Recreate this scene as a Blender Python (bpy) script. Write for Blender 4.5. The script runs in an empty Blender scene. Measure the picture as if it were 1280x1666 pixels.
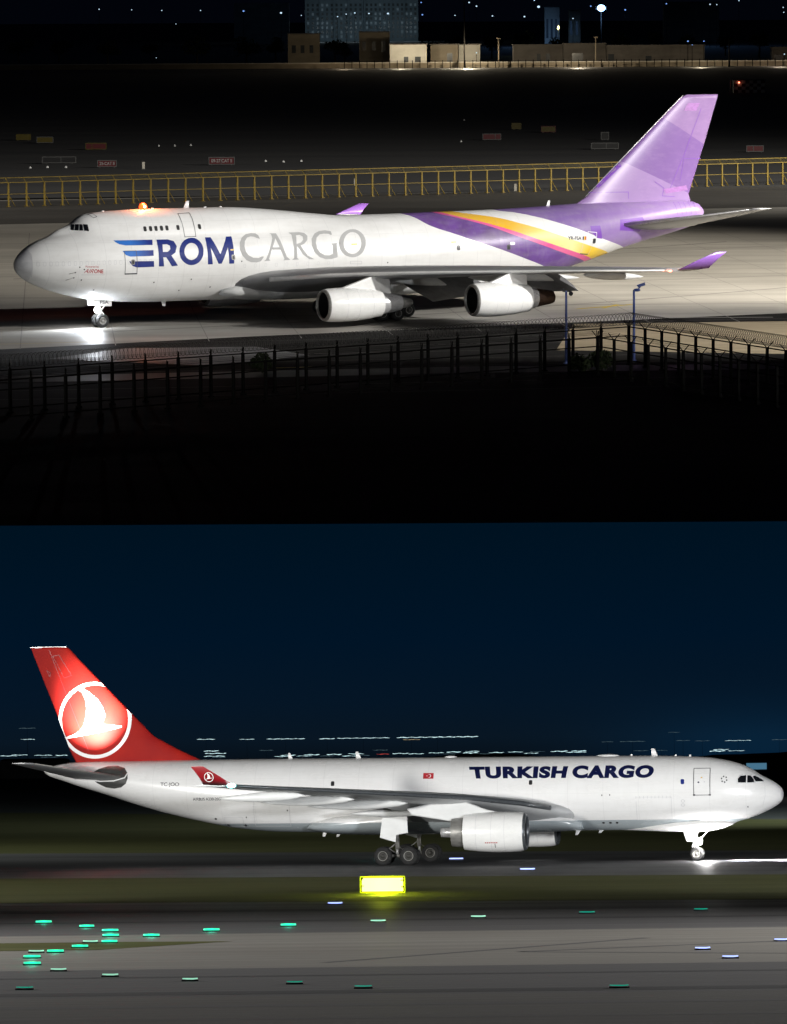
import bpy, bmesh, math, random
from mathutils import Matrix, Vector
from mathutils.noise import noise as mnoise
R = math.radians
SC = bpy.context.scene
COL = SC.collection
random.seed(7)

# ------------------------------------------------------------------ camera, world, exposure
# Two airfields share the picture: a level one close by (below) and a terrace that rises
# towards the camera (above).  FR['L'] is the level field, FR['U'] the terrace's own frame.
FOCAL = 7500/1666.0                      # focal length in picture heights
def cam_axes(p, r):
    c, s = math.cos(p), math.sin(p)
    fwd = Vector((0, c, -s)); up = Vector((0, s, c)); ex = Vector((1, 0, 0))
    Rc = math.cos(r)*ex-math.sin(r)*up; Uc = math.sin(r)*ex+math.cos(r)*up
    return Matrix((Rc, Uc, -fwd)).transposed()
K_LO = cam_axes(-0.0534247680, 0.0123236116)
K_UP = cam_axes(0.110121757, 0.00566372416)
H_LO, H_UP = 8.084758, 27.5946
cam_d = bpy.data.cameras.new('camera')
cam = bpy.data.objects.new('camera', cam_d); COL.objects.link(cam)
cam_d.sensor_fit = 'VERTICAL'; cam_d.sensor_height = 24; cam_d.lens = 24*FOCAL
cam_d.clip_start = 1; cam_d.clip_end = 20000
cam.matrix_world = Matrix.Translation((0, 0, H_LO)) @ K_LO.to_4x4()
SC.camera = cam
FR = {'L': Matrix.Identity(4),
      'U': Matrix.Translation((0, 0, H_LO)) @ (K_LO @ K_UP.transposed()).to_4x4() @ Matrix.Translation((0, 0, -H_UP))}
SC.view_settings.view_transform = 'Standard'; SC.view_settings.look = 'None'
SC.view_settings.exposure = 0; SC.view_settings.gamma = 1
SC.cycles.max_bounces = 5; SC.cycles.diffuse_bounces = 2; SC.cycles.glossy_bounces = 3
SC.cycles.sample_clamp_indirect = 4

W = bpy.data.worlds.new('World'); SC.world = W; W.use_nodes = True
def build_world():
    nt = W.node_tree; N = nt.nodes; L = nt.links
    bg = N['Background']
    tc = N.new('ShaderNodeTexCoord'); sp = N.new('ShaderNodeSeparateXYZ'); L.new(tc.outputs['Generated'], sp.inputs[0])
    mr = N.new('ShaderNodeMapRange'); mr.inputs['From Min'].default_value = -.01; mr.inputs['From Max'].default_value = .12
    L.new(sp.outputs['Z'], mr.inputs['Value'])
    cr = N.new('ShaderNodeValToRGB'); L.new(mr.outputs[0], cr.inputs[0])
    e = cr.color_ramp.elements
    e[0].position = 0; e[0].color = (.0015, .004, .007, 1)
    e[1].position = 1; e[1].color = (.0006, .001, .0026, 1)
    for p, c in ((.075, (.0022, .005, .009, 1)), (.11, (.0026, .0078, .016, 1)), (.17, (.0016, .0078, .019, 1)), (.28, (.0003, .0070, .0195, 1)), (.48, (.0001, .0060, .0145, 1)), (.66, (.0006, .002, .006, 1))):
        k = e.new(p); k.color = c
    # town glow low on the right
    def M(op, a, b):
        m = N.new('ShaderNodeMath'); m.operation = op
        for i, x in enumerate((a, b)):
            if isinstance(x, (int, float)): m.inputs[i].default_value = x
            elif x is not None: L.new(x, m.inputs[i])
        return m.outputs[0]
    dx = M('DIVIDE', M('SUBTRACT', sp.outputs['X'], .08), .03); dz = M('DIVIDE', sp.outputs['Z'], .009)
    g = M('EXPONENT', M('MULTIPLY', M('ADD', M('MULTIPLY', dx, dx), M('MULTIPLY', dz, dz)), -1.0), None)
    mx = N.new('ShaderNodeMix'); mx.data_type = 'RGBA'; mx.blend_type = 'ADD'; mx.inputs[0].default_value = 1
    sc = N.new('ShaderNodeVectorMath'); sc.operation = 'SCALE'; sc.inputs[0].default_value = (.0, .010, .028); L.new(g, sc.inputs['Scale'])
    L.new(cr.outputs[0], mx.inputs[6]); L.new(sc.outputs[0], mx.inputs[7])
    L.new(mx.outputs[2], bg.inputs[0]); bg.inputs[1].default_value = 1.0
build_world()

def lamp(name, kind, fr, loc, power, color=(1, 1, 1), target=None, radius=.5, angle=60, blend=.5):
    d = bpy.data.lights.new(name, kind); d.energy = power; d.color = color
    d.shadow_soft_size = radius
    if kind == 'SPOT': d.spot_size = R(angle); d.spot_blend = blend
    o = bpy.data.objects.new(name, d); COL.objects.link(o)
    m = Matrix.Translation(loc)
    if target is not None:
        m = m @ (Vector(target)-Vector(loc)).to_track_quat('-Z', 'Y').to_matrix().to_4x4()
    o.matrix_world = FR[fr] @ m
    return o
# apron floodlights of the upper field, off to the right; two added field spots follow
lamp('apron_floodlight', 'SPOT', 'U', (100, 345, 46), 6.9e5, (1, .975, .93), (-2, 412, 2), .9, 55, .42)
lamp('apron_floodlight', 'SPOT', 'U', (70, 338, 36), .7e5, (1, .97, .93), (6, 408, 4), .9, 40, .4)
lamp('apron_floodlight', 'SPOT', 'U', (140, 410, 55), 2.7e6, (1, .92, .79), (62, 458, 0), 1.5, 58, .7)
lamp('field_floodlight', 'SPOT', 'U', (200, 600, 70), 2.1e6, (1, .95, .85), (10, 740, 0), 2, 84, 1)  # added spot that lifts the dark field beyond the barrier
lamp('field_floodlight', 'SPOT', 'U', (-170, 580, 50), 4.5e5, (1, .95, .88), (0, 690, 0), 2, 90, 1)  # added spot from the left, evens the light along the barrier
# unseen spots of the lower field: two floodlights on the freighter, then added fills
lamp('runway_floodlight', 'SPOT', 'L', (-85, 205, 12), 7.4e5, (1, .985, .94), (2, 352, 4), 4, 34, .5)
lamp('runway_floodlight', 'SPOT', 'L', (80, 200, 11), 7.2e5, (.97, .98, 1), (4, 352, 4), 4, 34, .5)
lamp('runway_floodlight', 'SPOT', 'L', (62, 214, 14), 3.0e5, (1, .985, .96), (2, 188, 0), 1.5, 120, 1.0)  # added fill for the near ground, with its pair on the left
lamp('runway_floodlight', 'SPOT', 'L', (-62, 214, 14), 2.6e5, (1, .985, .96), (-4, 188, 0), 1.5, 120, 1.0)
lamp('runway_floodlight', 'SPOT', 'L', (-110, 400, 14), 6.5e5, (.95, 1, .92), (-10, 440, 0), 1.5, 100, 1.0)  # added fill for the dark far field, as is the next
lamp('runway_floodlight', 'SPOT', 'L', (150, 520, 30), 2.2e6, (.85, .94, 1), (0, 640, 0), 2, 110, 1.0)
lamp('runway_floodlight', 'SPOT', 'L', (85, 300, 12), 2.2e5, (1, 1, .94), (-5, 296, 0), 1.5, 70, 1.0)  # added fill across the grass strip, with its pair on the left
lamp('runway_floodlight', 'SPOT', 'L', (-85, 300, 12), 2.2e5, (1, 1, .94), (5, 296, 0), 1.5, 70, 1.0)

# ------------------------------------------------------------------ materials
MATS = {}
def srgb(c):
    return tuple(((x/255/12.92) if x/255 <= .04045 else ((x/255+.055)/1.055)**2.4) for x in c)
class NT:
    def __init__(s, name):
        s.m = bpy.data.materials.new(name); s.m.use_nodes = True
        s.t = s.m.node_tree; s.N = s.t.nodes; s.L = s.t.links
        s.b = s.N['Principled BSDF']; s._o = None
    def obj(s):
        if s._o is None:
            tc = s.N.new('ShaderNodeTexCoord'); sp = s.N.new('ShaderNodeSeparateXYZ'); s.L.new(tc.outputs['Object'], sp.inputs[0])
            s._o = (tc.outputs['Object'], sp.outputs[0], sp.outputs[1], sp.outputs[2])
        return s._o
    def put(s, sock, v):
        if isinstance(v, bpy.types.NodeSocket): s.L.new(v, sock)
        elif isinstance(v, tuple) and len(v) == 3 and sock.type == 'RGBA': sock.default_value = (*v, 1)
        else: sock.default_value = v
    def math(s, op, a, b=0.0, c=None, clamp=False):
        n = s.N.new('ShaderNodeMath'); n.operation = op; n.use_clamp = clamp
        s.put(n.inputs[0], a); s.put(n.inputs[1], b)
        if c is not None: s.put(n.inputs[2], c)
        return n.outputs[0]
    def noise(s, scale=(1, 1, 1), detail=3, rough=.55, size=1.0):
        mp = s.N.new('ShaderNodeMapping'); s.L.new(s.obj()[0], mp.inputs[0]); mp.inputs['Scale'].default_value = scale
        n = s.N.new('ShaderNodeTexNoise'); n.inputs['Scale'].default_value = size; n.inputs['Detail'].default_value = detail; n.inputs['Roughness'].default_value = rough
        s.L.new(mp.outputs[0], n.inputs[0]); return n.outputs[0]
    def rng(s, v, a, b, c, d, smooth=False):
        n = s.N.new('ShaderNodeMapRange'); s.put(n.inputs[0], v)
        for i, x in zip((1, 2, 3, 4), (a, b, c, d)): n.inputs[i].default_value = x
        if smooth: n.interpolation_type = 'SMOOTHSTEP'
        return n.outputs[0]
    def mix(s, f, a, b, mode='MIX'):
        n = s.N.new('ShaderNodeMix'); n.data_type = 'RGBA'; n.blend_type = mode
        s.put(n.inputs[0], f); s.put(n.inputs[6], a); s.put(n.inputs[7], b); return n.outputs[2]
    def curve(s, x, pts, x0, x1, y0, y1):
        t = s.rng(x, x0, x1, 0, 1)
        n = s.N.new('ShaderNodeFloatCurve'); s.put(n.inputs['Value'], t)
        c = n.mapping.curves[0]; P = [((a-x0)/(x1-x0), (z-y0)/(y1-y0)) for a, z in pts]
        c.points[0].location = P[0]; c.points[1].location = P[-1]
        for p in P[1:-1]: c.points.new(*p)
        n.mapping.use_clip = False; n.mapping.update()
        return s.math('MULTIPLY_ADD', n.outputs[0], y1-y0, y0)
    def fin(s, col=None, rough=.5, metal=0.0, spec=.5, bump=None, coat=0, emit=None, es=0):
        b = s.b
        if col is not None: s.put(b.inputs['Base Color'], col)
        s.put(b.inputs['Roughness'], rough); s.put(b.inputs['Metallic'], metal); b.inputs['Specular IOR Level'].default_value = spec
        b.inputs['Coat Weight'].default_value = coat; b.inputs['Coat Roughness'].default_value = .12
        if bump is not None:
            n = s.N.new('ShaderNodeBump'); n.inputs['Strength'].default_value = bump[1]; n.inputs['Distance'].default_value = bump[2]
            s.L.new(bump[0], n.inputs['Height']); s.L.new(n.outputs[0], b.inputs['Normal'])
        if emit: b.inputs['Emission Color'].default_value = (*emit, 1); b.inputs['Emission Strength'].default_value = es
        MATS[s.m.name] = s.m
        return s.m
def paint(name, col, rough=.32, metal=0.0, dirt=.12, scale=.6, spec=.5, coat=0.0):
    t = NT(name); n = t.noise((scale, scale, scale*2.2), 4)
    f = t.rng(n, .35, .7, 1.0, 1-dirt)
    c = t.mix(1.0, col, f, 'MULTIPLY') if False else t.mix(t.rng(n, .35, .72, 0, 1), col, tuple(x*(1-dirt) for x in col))
    return t.fin(c, t.rng(n, .3, .7, rough*.85, min(1, rough*1.25)), metal, spec, coat=coat)
def glow(name, col, strength):
    t = NT(name); n = t.noise((3, 3, 3), 1)
    return t.fin(tuple(x*.5 for x in col), .4, emit=col, es=strength)
def panel_lines(t, base, dark=.82, step=2.4, every_z=1.55):
    x, y, z = t.obj()[1:]
    lx = t.math('LESS_THAN', t.math('FRACT', t.math('DIVIDE', x, step)), .018)
    lz = t.math('LESS_THAN', t.math('FRACT', t.math('DIVIDE', t.math('ADD', z, .35), every_z)), .018)
    l = t.math('MAXIMUM', lx, lz)
    return t.mix(t.math('MULTIPLY', l, 1-dark), base, (.25, .25, .27))
def streaks(t, base, amt=.16):
    n = t.noise((.35, .5, 1.6), 5, .6); n2 = t.noise((2.2, 2.2, .5), 3)
    c = t.mix(t.rng(n, .42, .75, 0, amt), base, (.42, .40, .37))
    return t.mix(t.rng(n2, .5, .8, 0, amt*.6), c, (.5, .48, .45)), n

def make_mats():
    # purple-tailed freighter: white with sweeping bands painted round the rear body
    t = NT('livery_white_purple'); x, y, z = t.obj()[1:]
    def below(pts):      # 1 where z is below the curve
        c = t.curve(x, pts, 30, 70, 0, 14)
        return t.math('GREATER_THAN', t.math('SUBTRACT', c, z), 0.0)
    white = (.80, .80, .79)
    n = t.noise((.5, .5, .5), 4)
    purp = t.mix(t.rng(n, .3, .7, 0, 1), srgb((104, 78, 142)), srgb((124, 98, 162)))
    purp = t.mix(t.rng(x, 48, 62, 0, 1), purp, t.mix(n, srgb((138, 110, 168)), srgb((152, 126, 178))))
    yel = t.mix(t.rng(x, 47, 53, 0, 1), srgb((228, 178, 48)), srgb((250, 232, 160)))
    yel = t.mix(t.rng(x, 53.2, 55.2, 0, 1), yel, srgb((240, 200, 50)))
    c = t.mix(below([(30, 14), (42.6, 13.9), (46.5, 9.12), (48.2, 8.84), (50.1, 8.4), (52, 7.86), (53.9, 7.25), (56.2, 6.44), (59.6, 5.41), (64, 4.0), (70, 2.2)]), purp, white)
    c = t.mix(below([(30, 14), (39, 13.9), (41.4, 9.3), (42.7, 9.0), (44.2, 8.76), (46.1, 8.45), (47.7, 8.03), (49.7, 7.46), (51.8, 6.79), (53.8, 6.15), (55.6, 5.62), (57.8, 5.02), (62, 3.6), (70, 1)]), c, yel)
    c = t.mix(below([(30, 14), (38.5, 13.8), (40.5, 9.3), (41.9, 8.76), (43.4, 8.38), (45.1, 7.92), (46.8, 7.4), (48.6, 6.8), (50.4, 6.2), (52.5, 5.55), (54.4, 5.0), (56.1, 4.5), (60, 3.2), (70, 0)]), c, srgb((226, 92, 150)))
    purp2 = t.mix(t.rng(n, .3, .7, 0, 1), srgb((98, 70, 126)), srgb((116, 78, 160)))
    c = t.mix(below([(30, 14), (38, 13.8), (40, 9.2), (41.8, 8.63), (43.3, 8.22), (45.1, 7.68), (46.7, 7.08), (48.5, 6.46), (50.4, 5.8), (52.5, 5.12), (55.3, 4.3), (60, 2.6), (70, 0)]), c, purp2)
    c = t.mix(below([(30, 14), (34.5, 13.6), (36.5, 9.4), (37.8, 8.72), (39, 7.95), (41, 7.25), (43.2, 6.5), (45.5, 5.75), (47.9, 4.92), (50.9, 3.89), (54, 2.7), (70, 0)]), c, white)
    c, n = streaks(t, c, .2); c = panel_lines(t, c, .84)
    t.fin(c, t.rng(n, .3, .8, .3, .48), 0, .4)
    # white and grey twin: white above, blue grey belly
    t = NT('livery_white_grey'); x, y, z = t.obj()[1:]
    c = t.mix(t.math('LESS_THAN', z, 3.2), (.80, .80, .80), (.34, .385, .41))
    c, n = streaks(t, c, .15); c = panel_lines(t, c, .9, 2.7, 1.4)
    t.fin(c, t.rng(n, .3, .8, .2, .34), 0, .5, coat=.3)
    # fins
    t = NT('fin_lilac'); x, y, z = t.obj()[1:]; n = t.noise((.6, .6, .6), 4)
    base = t.mix(t.rng(n, .3, .7, 0, 1), srgb((140, 112, 160)), srgb((128, 100, 150)))
    # large repainted panels edged by slanting lines
    l1 = t.math('LESS_THAN', z, t.math('MULTIPLY_ADD', x, -.56, 53.05))
    l2 = t.math('LESS_THAN', z, t.math('MULTIPLY_ADD', x, -.42, 38.3))
    c = t.mix(l1, base, t.mix(n, srgb((108, 78, 138)), srgb((120, 90, 150))))
    c = t.mix(l2, c, t.mix(n, srgb((146, 120, 168)), srgb((132, 106, 156))))
    n3 = t.noise((.9, .9, 2.5), 5, .7); c = t.mix(t.rng(n3, .5, .7, 0, .08), c, srgb((200, 170, 205)))
    t.fin(c, .38, 0, .4)
    t = NT('fin_red'); x, y, z = t.obj()[1:]; n = t.noise((.4, .4, .4), 4)
    c = t.mix(t.rng(n, .3, .7, 0, 1), (.36, .016, .010), (.27, .010, .010))
    t.fin(c, .6, 0, .12)
    t = NT('wing_pale'); n = t.noise((.5, .15, .5), 4)
    t.fin(t.mix(t.rng(n, .3, .75, 0, 1), (.46, .47, .48), (.34, .35, .36)), .35, .05, .5)
    t = NT('wing_grey'); n = t.noise((.5, .15, .5), 4)
    c = t.mix(t.rng(n, .3, .75, 0, 1), (.27, .275, .28), (.19, .19, .2))
    x, y, z = t.obj()[1:]
    ln = t.math('LESS_THAN', t.math('FRACT', t.math('DIVIDE', y, 3.1)), .012); c = t.mix(t.math('MULTIPLY', ln, .5), c, (.1, .1, .1))
    t.fin(c, .38, .1, .5)
    paint('white_gloss', (.8, .8, .79), .25, 0, .1, .8, coat=.25)
    paint('radome_grey', (.70, .70, .71), .45, 0, .15, 1.5)
    paint('belly_white', (.66, .67, .67), .3, 0, .15, .8)
    paint('bare_metal', (.55, .55, .56), .3, .35, .25, 2)
    paint('lip_grey', (.10, .11, .12), .3, .3, .3, 2)
    paint('dull_metal', (.26, .255, .24), .42, .35, .35, 2)
    paint('burnt_metal', (.085, .05, .035), .5, .6, .5, 3)
    paint('duct_black', (.012, .012, .014), .6, 0, .3, 3)
    paint('fan_grey', (.12, .12, .13), .35, .8, .3, 3)
    paint('hub_dark', (.035, .034, .03), .5, .2, .3, 5)
    paint('tyre_rubber', (.011, .011, .011), .85, 0, .3, 5)
    paint('glass_dark', (.008, .009, .012), .08, 0, .2, 4, spec=.8)
    paint('window_dark', (.02, .02, .022), .3, 0, .3, 4)
    paint('ink_navy', srgb((8, 18, 62)), .45, 0, .12, 1, spec=.3)
    paint('ink_blue', srgb((22, 42, 122)), .5, 0, .15, 1, spec=.25)
    paint('flap_grey', (.13, .13, .135), .5, 0, .3, .8, spec=.2)
    paint('ink_grey', (.44, .44, .44), .6, 0, .08, 1, spec=.2)
    paint('ink_dark', (.05, .05, .06), .4, 0, .1, 1)
    paint('sign_ink', (.30, .29, .29), .5, 0, .1, 1)
    paint('ink_faint', (.58, .58, .60), .4, 0, .1, 1)
    paint('ink_red', (.45, .02, .03), .4, 0, .1, 1)
    paint('ink_white', (.82, .82, .82), .3, 0, .05, 1)
    paint('ink_yellow', (.75, .5, .06), .4, 0, .1, 1)
    paint('ink_purple', srgb((118, 70, 170)), .35, 0, .1, 1)
    paint('purple_gloss', srgb((150, 104, 196)), .3, 0, .2, 1)
    paint('lilac_patch', srgb((160, 112, 178)), .4, 0, .3, 3)
    paint('red_gloss', (.26, .006, .012), .4, 0, .15, 1)
    paint('oval_grey', (.06, .062, .06), .35, .2, .35, 1.5)
    t = NT('ink_sky_to_blue'); x = t.obj()[1]
    t.fin(t.mix(t.rng(x, 9.6, 11.3, 0, 1), srgb((48, 112, 196)), srgb((22, 44, 126))), .5, 0, .25)
    paint('steel_dark', (.006, .0055, .005), .9, .0, .4, 3, spec=.05)
    paint('razor_steel', (.10, .097, .09), .5, .3, .4, 3)
    paint('fence_yellow', (.34, .225, .004), .5, 0, .35, .5)
    paint('blue_paint', (.03, .06, .24), .4, 0, .2, 2)
    paint('plastic_black', (.01, .01, .012), .5, 0, .3, 2)
    paint('sign_red', (.09, .005, .008), .5, 0, .2, 1)
    paint('sign_yellow', (.10, .075, .004), .5, 0, .25, 1)
    paint('sign_black', (.008, .008, .009), .5, 0, .2, 1)
    paint('sign_frame', (.10, .10, .10), .5, 0, .2, 1)
    paint('render_beige', (.30, .25, .18), .85, 0, .25, .15)
    paint('render_pale', (.62, .58, .5), .85, 0, .2, .15)
    paint('render_dark', (.14, .125, .11), .85, 0, .3, .15)
    paint('tower_wall', (.15, .19, .215), .8, 0, .25, .05)
    paint('window_black', (.04, .045, .05), .3, 0, .3, .5)
    paint('trunk_bark', (.05, .035, .025), .9, 0, .4, 2)
    t = NT('leaves'); n = t.noise((.4, .4, .4), 3)
    t.fin(t.mix(n, (.012, .02, .01), (.04, .05, .02)), .85, 0, .1)
    paint('fixture_metal', (.2, .2, .19), .45, .7, .3, 4)
    glow('lens_green', (.03, .80, .44), 1.15); glow('lens_green_pale', (.42, .95, .68), .8); glow('lens_teal', (.0, .45, .30), .7)
    glow('lens_blue', (.36, .46, 1.0), 1.9); glow('lens_yellow', (1.0, 1.0, .17), 4.0); glow('lens_lime', (.62, .70, .0), .35)
    glow('lens_white', (1, .99, .95), 45); glow('lens_cool', (.42, .68, 1.0), 2.4); glow('lens_beacon', (1.0, .085, .012), 3.6); glow('beacon_core', (1.0, .75, .45), 20)
    glow('lens_cyan', (.25, 1.0, .95), 14); glow('lens_rednav', (1, .25, .15), 5)
    glow('town_white', (.62, .88, .92), 1.15); glow('town_warm', (1, .8, .45), .5); glow('town_red', (1, .12, .1), .5); glow('town_dim', (.4, .65, .75), .2)
    glow('town_blue', (.22, .42, 1.0), 1.1); glow('town_star', (.6, .82, 1), 1.2); glow('lit_wall_blue', (.12, .32, .5), .5)
    glow('lit_window', (.32, .42, .48), .05)

def make_ground_mats():
    def band(name, a, b, sx=.02, sy=.9, rough=.6, spec=.3, bump=.0, size=1.0, blotch=.0, dark=(.02, .02, .02)):
        t = NT(name); n1 = t.noise((sx, sy, 1), 6, .65, size); n2 = t.noise((.05, .08, 1), 4, .6); n3 = t.noise((1.7, 1.7, 1), 4, .7)
        c = t.mix(t.rng(n1, .28, .72, 0, 1), a, b)
        c = t.mix(t.rng(n2, .4, .75, 0, blotch), c, dark)
        c = t.mix(t.rng(n3, .3, .8, 0, .22), c, tuple(x*.55 for x in a))
        return t.fin(c, t.rng(n1, .3, .7, rough*.85, min(1, rough*1.15)), 0, spec, bump=(n3, .25, .02) if bump else None)
    band('soil_black', (.007, .007, .0065), (.013, .012, .011), .03, .12, .9, .1)
    band('far_grass', (.085, .085, .092), (.12, .12, .118), .004, .05, .9, .1)
    band('apron_concrete', (.46, .44, .40), (.32, .305, .28), .01, .3, .55, .3, 1, 1, .55, (.16, .155, .145))
    band('taxi_asphalt', (.055, .055, .06), (.085, .085, .088), .02, .4, .5, .4, 1, 1, .4, (.03, .03, .03))
    band('behind_asphalt', (.085, .08, .075), (.12, .115, .105), .012, .14, .6, .3, 0, 1, .4, (.04, .038, .036))
    band('sand', (.34, .28, .19), (.22, .18, .12), .12, .5, .95, .1, 1, 1, .4, (.1, .085, .06))
    band('rubber_trace', (.24, .23, .215), (.19, .18, .17), .1, .4, .6, .2)
    band('paint_white', (.6, .6, .58), (.5, .5, .48), .3, .3, .6, .2)
    band('paint_yellow', (.55, .42, .05), (.42, .33, .05), .3, .3, .6, .2)
    band('strip_grass', (.05, .06, .018), (.12, .115, .05), .008, .45, .95, .05, 1, 1, .25, (.02, .022, .01))
    band('dark_field', (.045, .055, .06), (.085, .088, .07), .002, .03, .9, .05)
    band('concrete_pale', (.24, .228, .205), (.165, .158, .146), .006, .5, .6, .3, 0, 1, .35, (.12, .105, .09))
    band('asphalt_mid', (.125, .12, .12), (.08, .08, .083), .005, .8, .6, .3, 0, 1, .25, (.05, .05, .052))
    band('asphalt_dark', (.05, .05, .052), (.038, .038, .04), .012, .7, .6, .3, 0)
    band('concrete_grey', (.15, .145, .135), (.105, .102, .096), .005, .9, .6, .2, 0, 1, .3, (.085, .08, .075))
    band('taxi_grey', (.105, .105, .108), (.075, .075, .08), .012, .5, .55, .15, 0, 1, .35, (.045, .045, .05))
make_mats(); make_ground_mats()

# ------------------------------------------------------------------ mesh helpers
class MB:
    def __init__(s): s.v = []; s.f = []; s.m = []; s.s = []
    def add(s, vs, fs, mi=0, sm=False):
        o = len(s.v); s.v += [tuple(v) for v in vs]
        for f in fs: s.f.append([i+o for i in f]); s.m.append(mi); s.s.append(sm)
        return s
    def box(s, x0, x1, y0, y1, z0, z1, mi=0, mt=None):
        vs = [Vector((x, y, z)) for x in (x0, x1) for y in (y0, y1) for z in (z0, z1)]
        if mt is not None: vs = [mt @ v for v in vs]
        return s.add(vs, [(0, 1, 3, 2), (4, 6, 7, 5), (0, 4, 5, 1), (2, 3, 7, 6), (0, 2, 6, 4), (1, 5, 7, 3)], mi)
    def loft(s, rings, mi=0, cap=True, sm=True):
        n = len(rings[0]); vs = [p for r in rings for p in r]
        fs = [(i*n+j, i*n+(j+1) % n, (i+1)*n+(j+1) % n, (i+1)*n+j) for i in range(len(rings)-1) for j in range(n)]
        s.add(vs, fs, mi, sm)
        if cap:
            s.add(rings[0], [tuple(range(n))], mi); s.add(rings[-1], [tuple(range(n))], mi)
        return s
    def tube(s, pts, r, n=8, mi=0, cap=True):
        pts = [Vector(p) for p in pts]; rs = r if isinstance(r, (list, tuple)) else [r]*len(pts)
        rings = []; prev = None
        for i, p in enumerate(pts):
            d = (pts[min(i+1, len(pts)-1)]-pts[max(i-1, 0)]).normalized()
            if prev is None:
                a = Vector((0, 0, 1)) if abs(d.z) < .9 else Vector((1, 0, 0)); u = d.cross(a).normalized()
            else: u = (prev-d*prev.dot(d)).normalized()
            prev = u; w = d.cross(u)
            rings.append([p+(u*math.cos(2*math.pi*k/n)+w*math.sin(2*math.pi*k/n))*rs[i] for k in range(n)])
        return s.loft(rings, mi, cap)
    def lathe(s, prof, c=(0, 0, 0), ax='x', n=32, mi=0, closed=False, sm=True):
        # prof: (position along axis, radius)
        rings = []
        for p, r in prof:
            ring = []
            for k in range(n):
                a = 2*math.pi*k/n; q = (r*math.sin(a), r*math.cos(a))
                v = (p, q[0], q[1]) if ax == 'x' else (q[0], p, q[1]) if ax == 'y' else (q[0], q[1], p)
                ring.append((v[0]+c[0], v[1]+c[1], v[2]+c[2]))
            rings.append(ring)
        if closed: rings.append(rings[0])
        return s.loft(rings, mi, False, sm)
    def prism(s, poly, y0, y1, mi=0):
        # poly in x,z extruded along y
        n = len(poly); vs = [(x, y0, z) for x, z in poly]+[(x, y1, z) for x, z in poly]
        return s.add(vs, [tuple(range(n)), tuple(range(2*n-1, n-1, -1))]+[(i, (i+1) % n, n+(i+1) % n, n+i) for i in range(n)], mi)
    def sphere(s, c, r, n=12, mi=0, sq=(1, 1, 1)):
        rings = [[(c[0]+sq[0]*r*math.sin(math.pi*i/n)*math.cos(2*math.pi*j/(2*n)), c[1]+sq[1]*r*math.sin(math.pi*i/n)*math.sin(2*math.pi*j/(2*n)), c[2]+sq[2]*r*math.cos(math.pi*i/n)) for j in range(2*n)] for i in range(n+1)]
        return s.loft(rings, mi, False)
    def mesh(s, name, mats):
        me = bpy.data.meshes.new(name); me.from_pydata(s.v, [], s.f)
        for m in (mats if isinstance(mats, (list, tuple)) else [mats]): me.materials.append(MATS[m])
        me.polygons.foreach_set('material_index', s.m); me.polygons.foreach_set('use_smooth', s.s)
        bm = bmesh.new(); bm.from_mesh(me)
        bmesh.ops.remove_doubles(bm, verts=bm.verts, dist=1e-5)
        bmesh.ops.dissolve_degenerate(bm, edges=bm.edges, dist=1e-6)
        bmesh.ops.recalc_face_normals(bm, faces=bm.faces); bm.to_mesh(me); bm.free()
        return me
    def build(s, name, mats, parent=None):
        o = bpy.data.objects.new(name, s.mesh(name, mats)); COL.objects.link(o)
        if parent is not None: o.parent = parent
        return o
def tag(o, label=None, cat=None, group=None, kind=None):
    if label: o['label'] = label
    if cat: o['category'] = cat
    if group: o['group'] = group
    if kind: o['kind'] = kind
    return o
def place(o, fr, loc=(0, 0, 0), rz=0):
    o.matrix_world = FR[fr] @ Matrix.Translation(loc) @ Matrix.Rotation(rz, 4, 'Z'); return o
def thing(name, label, cat, fr, loc, rz=0, group=None):
    o = bpy.data.objects.new(name, None); COL.objects.link(o); o.empty_display_size = .5
    place(o, fr, loc, rz); return tag(o, label, cat, group)
def copy_tree(o, fr, loc, rz=0, label=None, swap=None):
    c = o.copy(); COL.objects.link(c); place(c, fr, loc, rz)
    if label: c['label'] = label
    for ch in list(o.children):
        d = ch.copy(); COL.objects.link(d); d.parent = c
        if swap and ch.name.split('.')[0] in swap:
            d.data = swap[ch.name.split('.')[0]]
        for g in list(ch.children):
            e = g.copy(); COL.objects.link(e); e.parent = d
    return c

# ------------------------------------------------------------------ fuselage cross sections
def lerp_tab(tab, x):
    if x <= tab[0][0]: return tab[0][1:]
    for p, q in zip(tab, tab[1:]):
        if x <= q[0]:
            t = (x-p[0])/(q[0]-p[0])
            return tuple(a+(b-a)*t for a, b in zip(p[1:], q[1:]))
    return tab[-1][1:]
def smooth_tab(tab):
    # piecewise cubic (Catmull-Rom with finite differences), evaluated on demand
    def f(x):
        n = len(tab)
        if x <= tab[0][0]: return tab[0][1:]
        if x >= tab[-1][0]: return tab[-1][1:]
        i = 0
        while x > tab[i+1][0]: i += 1
        p1, p2 = tab[i], tab[i+1]
        h = p2[0]-p1[0]; t = (x-p1[0])/h
        out = []
        for k in range(1, len(p1)):
            d = (p2[k]-p1[k])/h
            dp = (p1[k]-tab[i-1][k])/(p1[0]-tab[i-1][0]) if i > 0 else d
            dn = (tab[i+2][k]-p2[k])/(tab[i+2][0]-p2[0]) if i+2 < n else d
            m1 = 0 if dp*d <= 0 else 2*dp*d/(dp+d)
            m2 = 0 if dn*d <= 0 else 2*dn*d/(dn+d)
            if i == 0: m1 = d
            if i+2 >= n: m2 = d
            out.append((2*t**3-3*t*t+1)*p1[k]+(t**3-2*t*t+t)*h*m1+(-2*t**3+3*t*t)*p2[k]+(t**3-t*t)*h*m2)
        return tuple(out)
    return f
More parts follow.
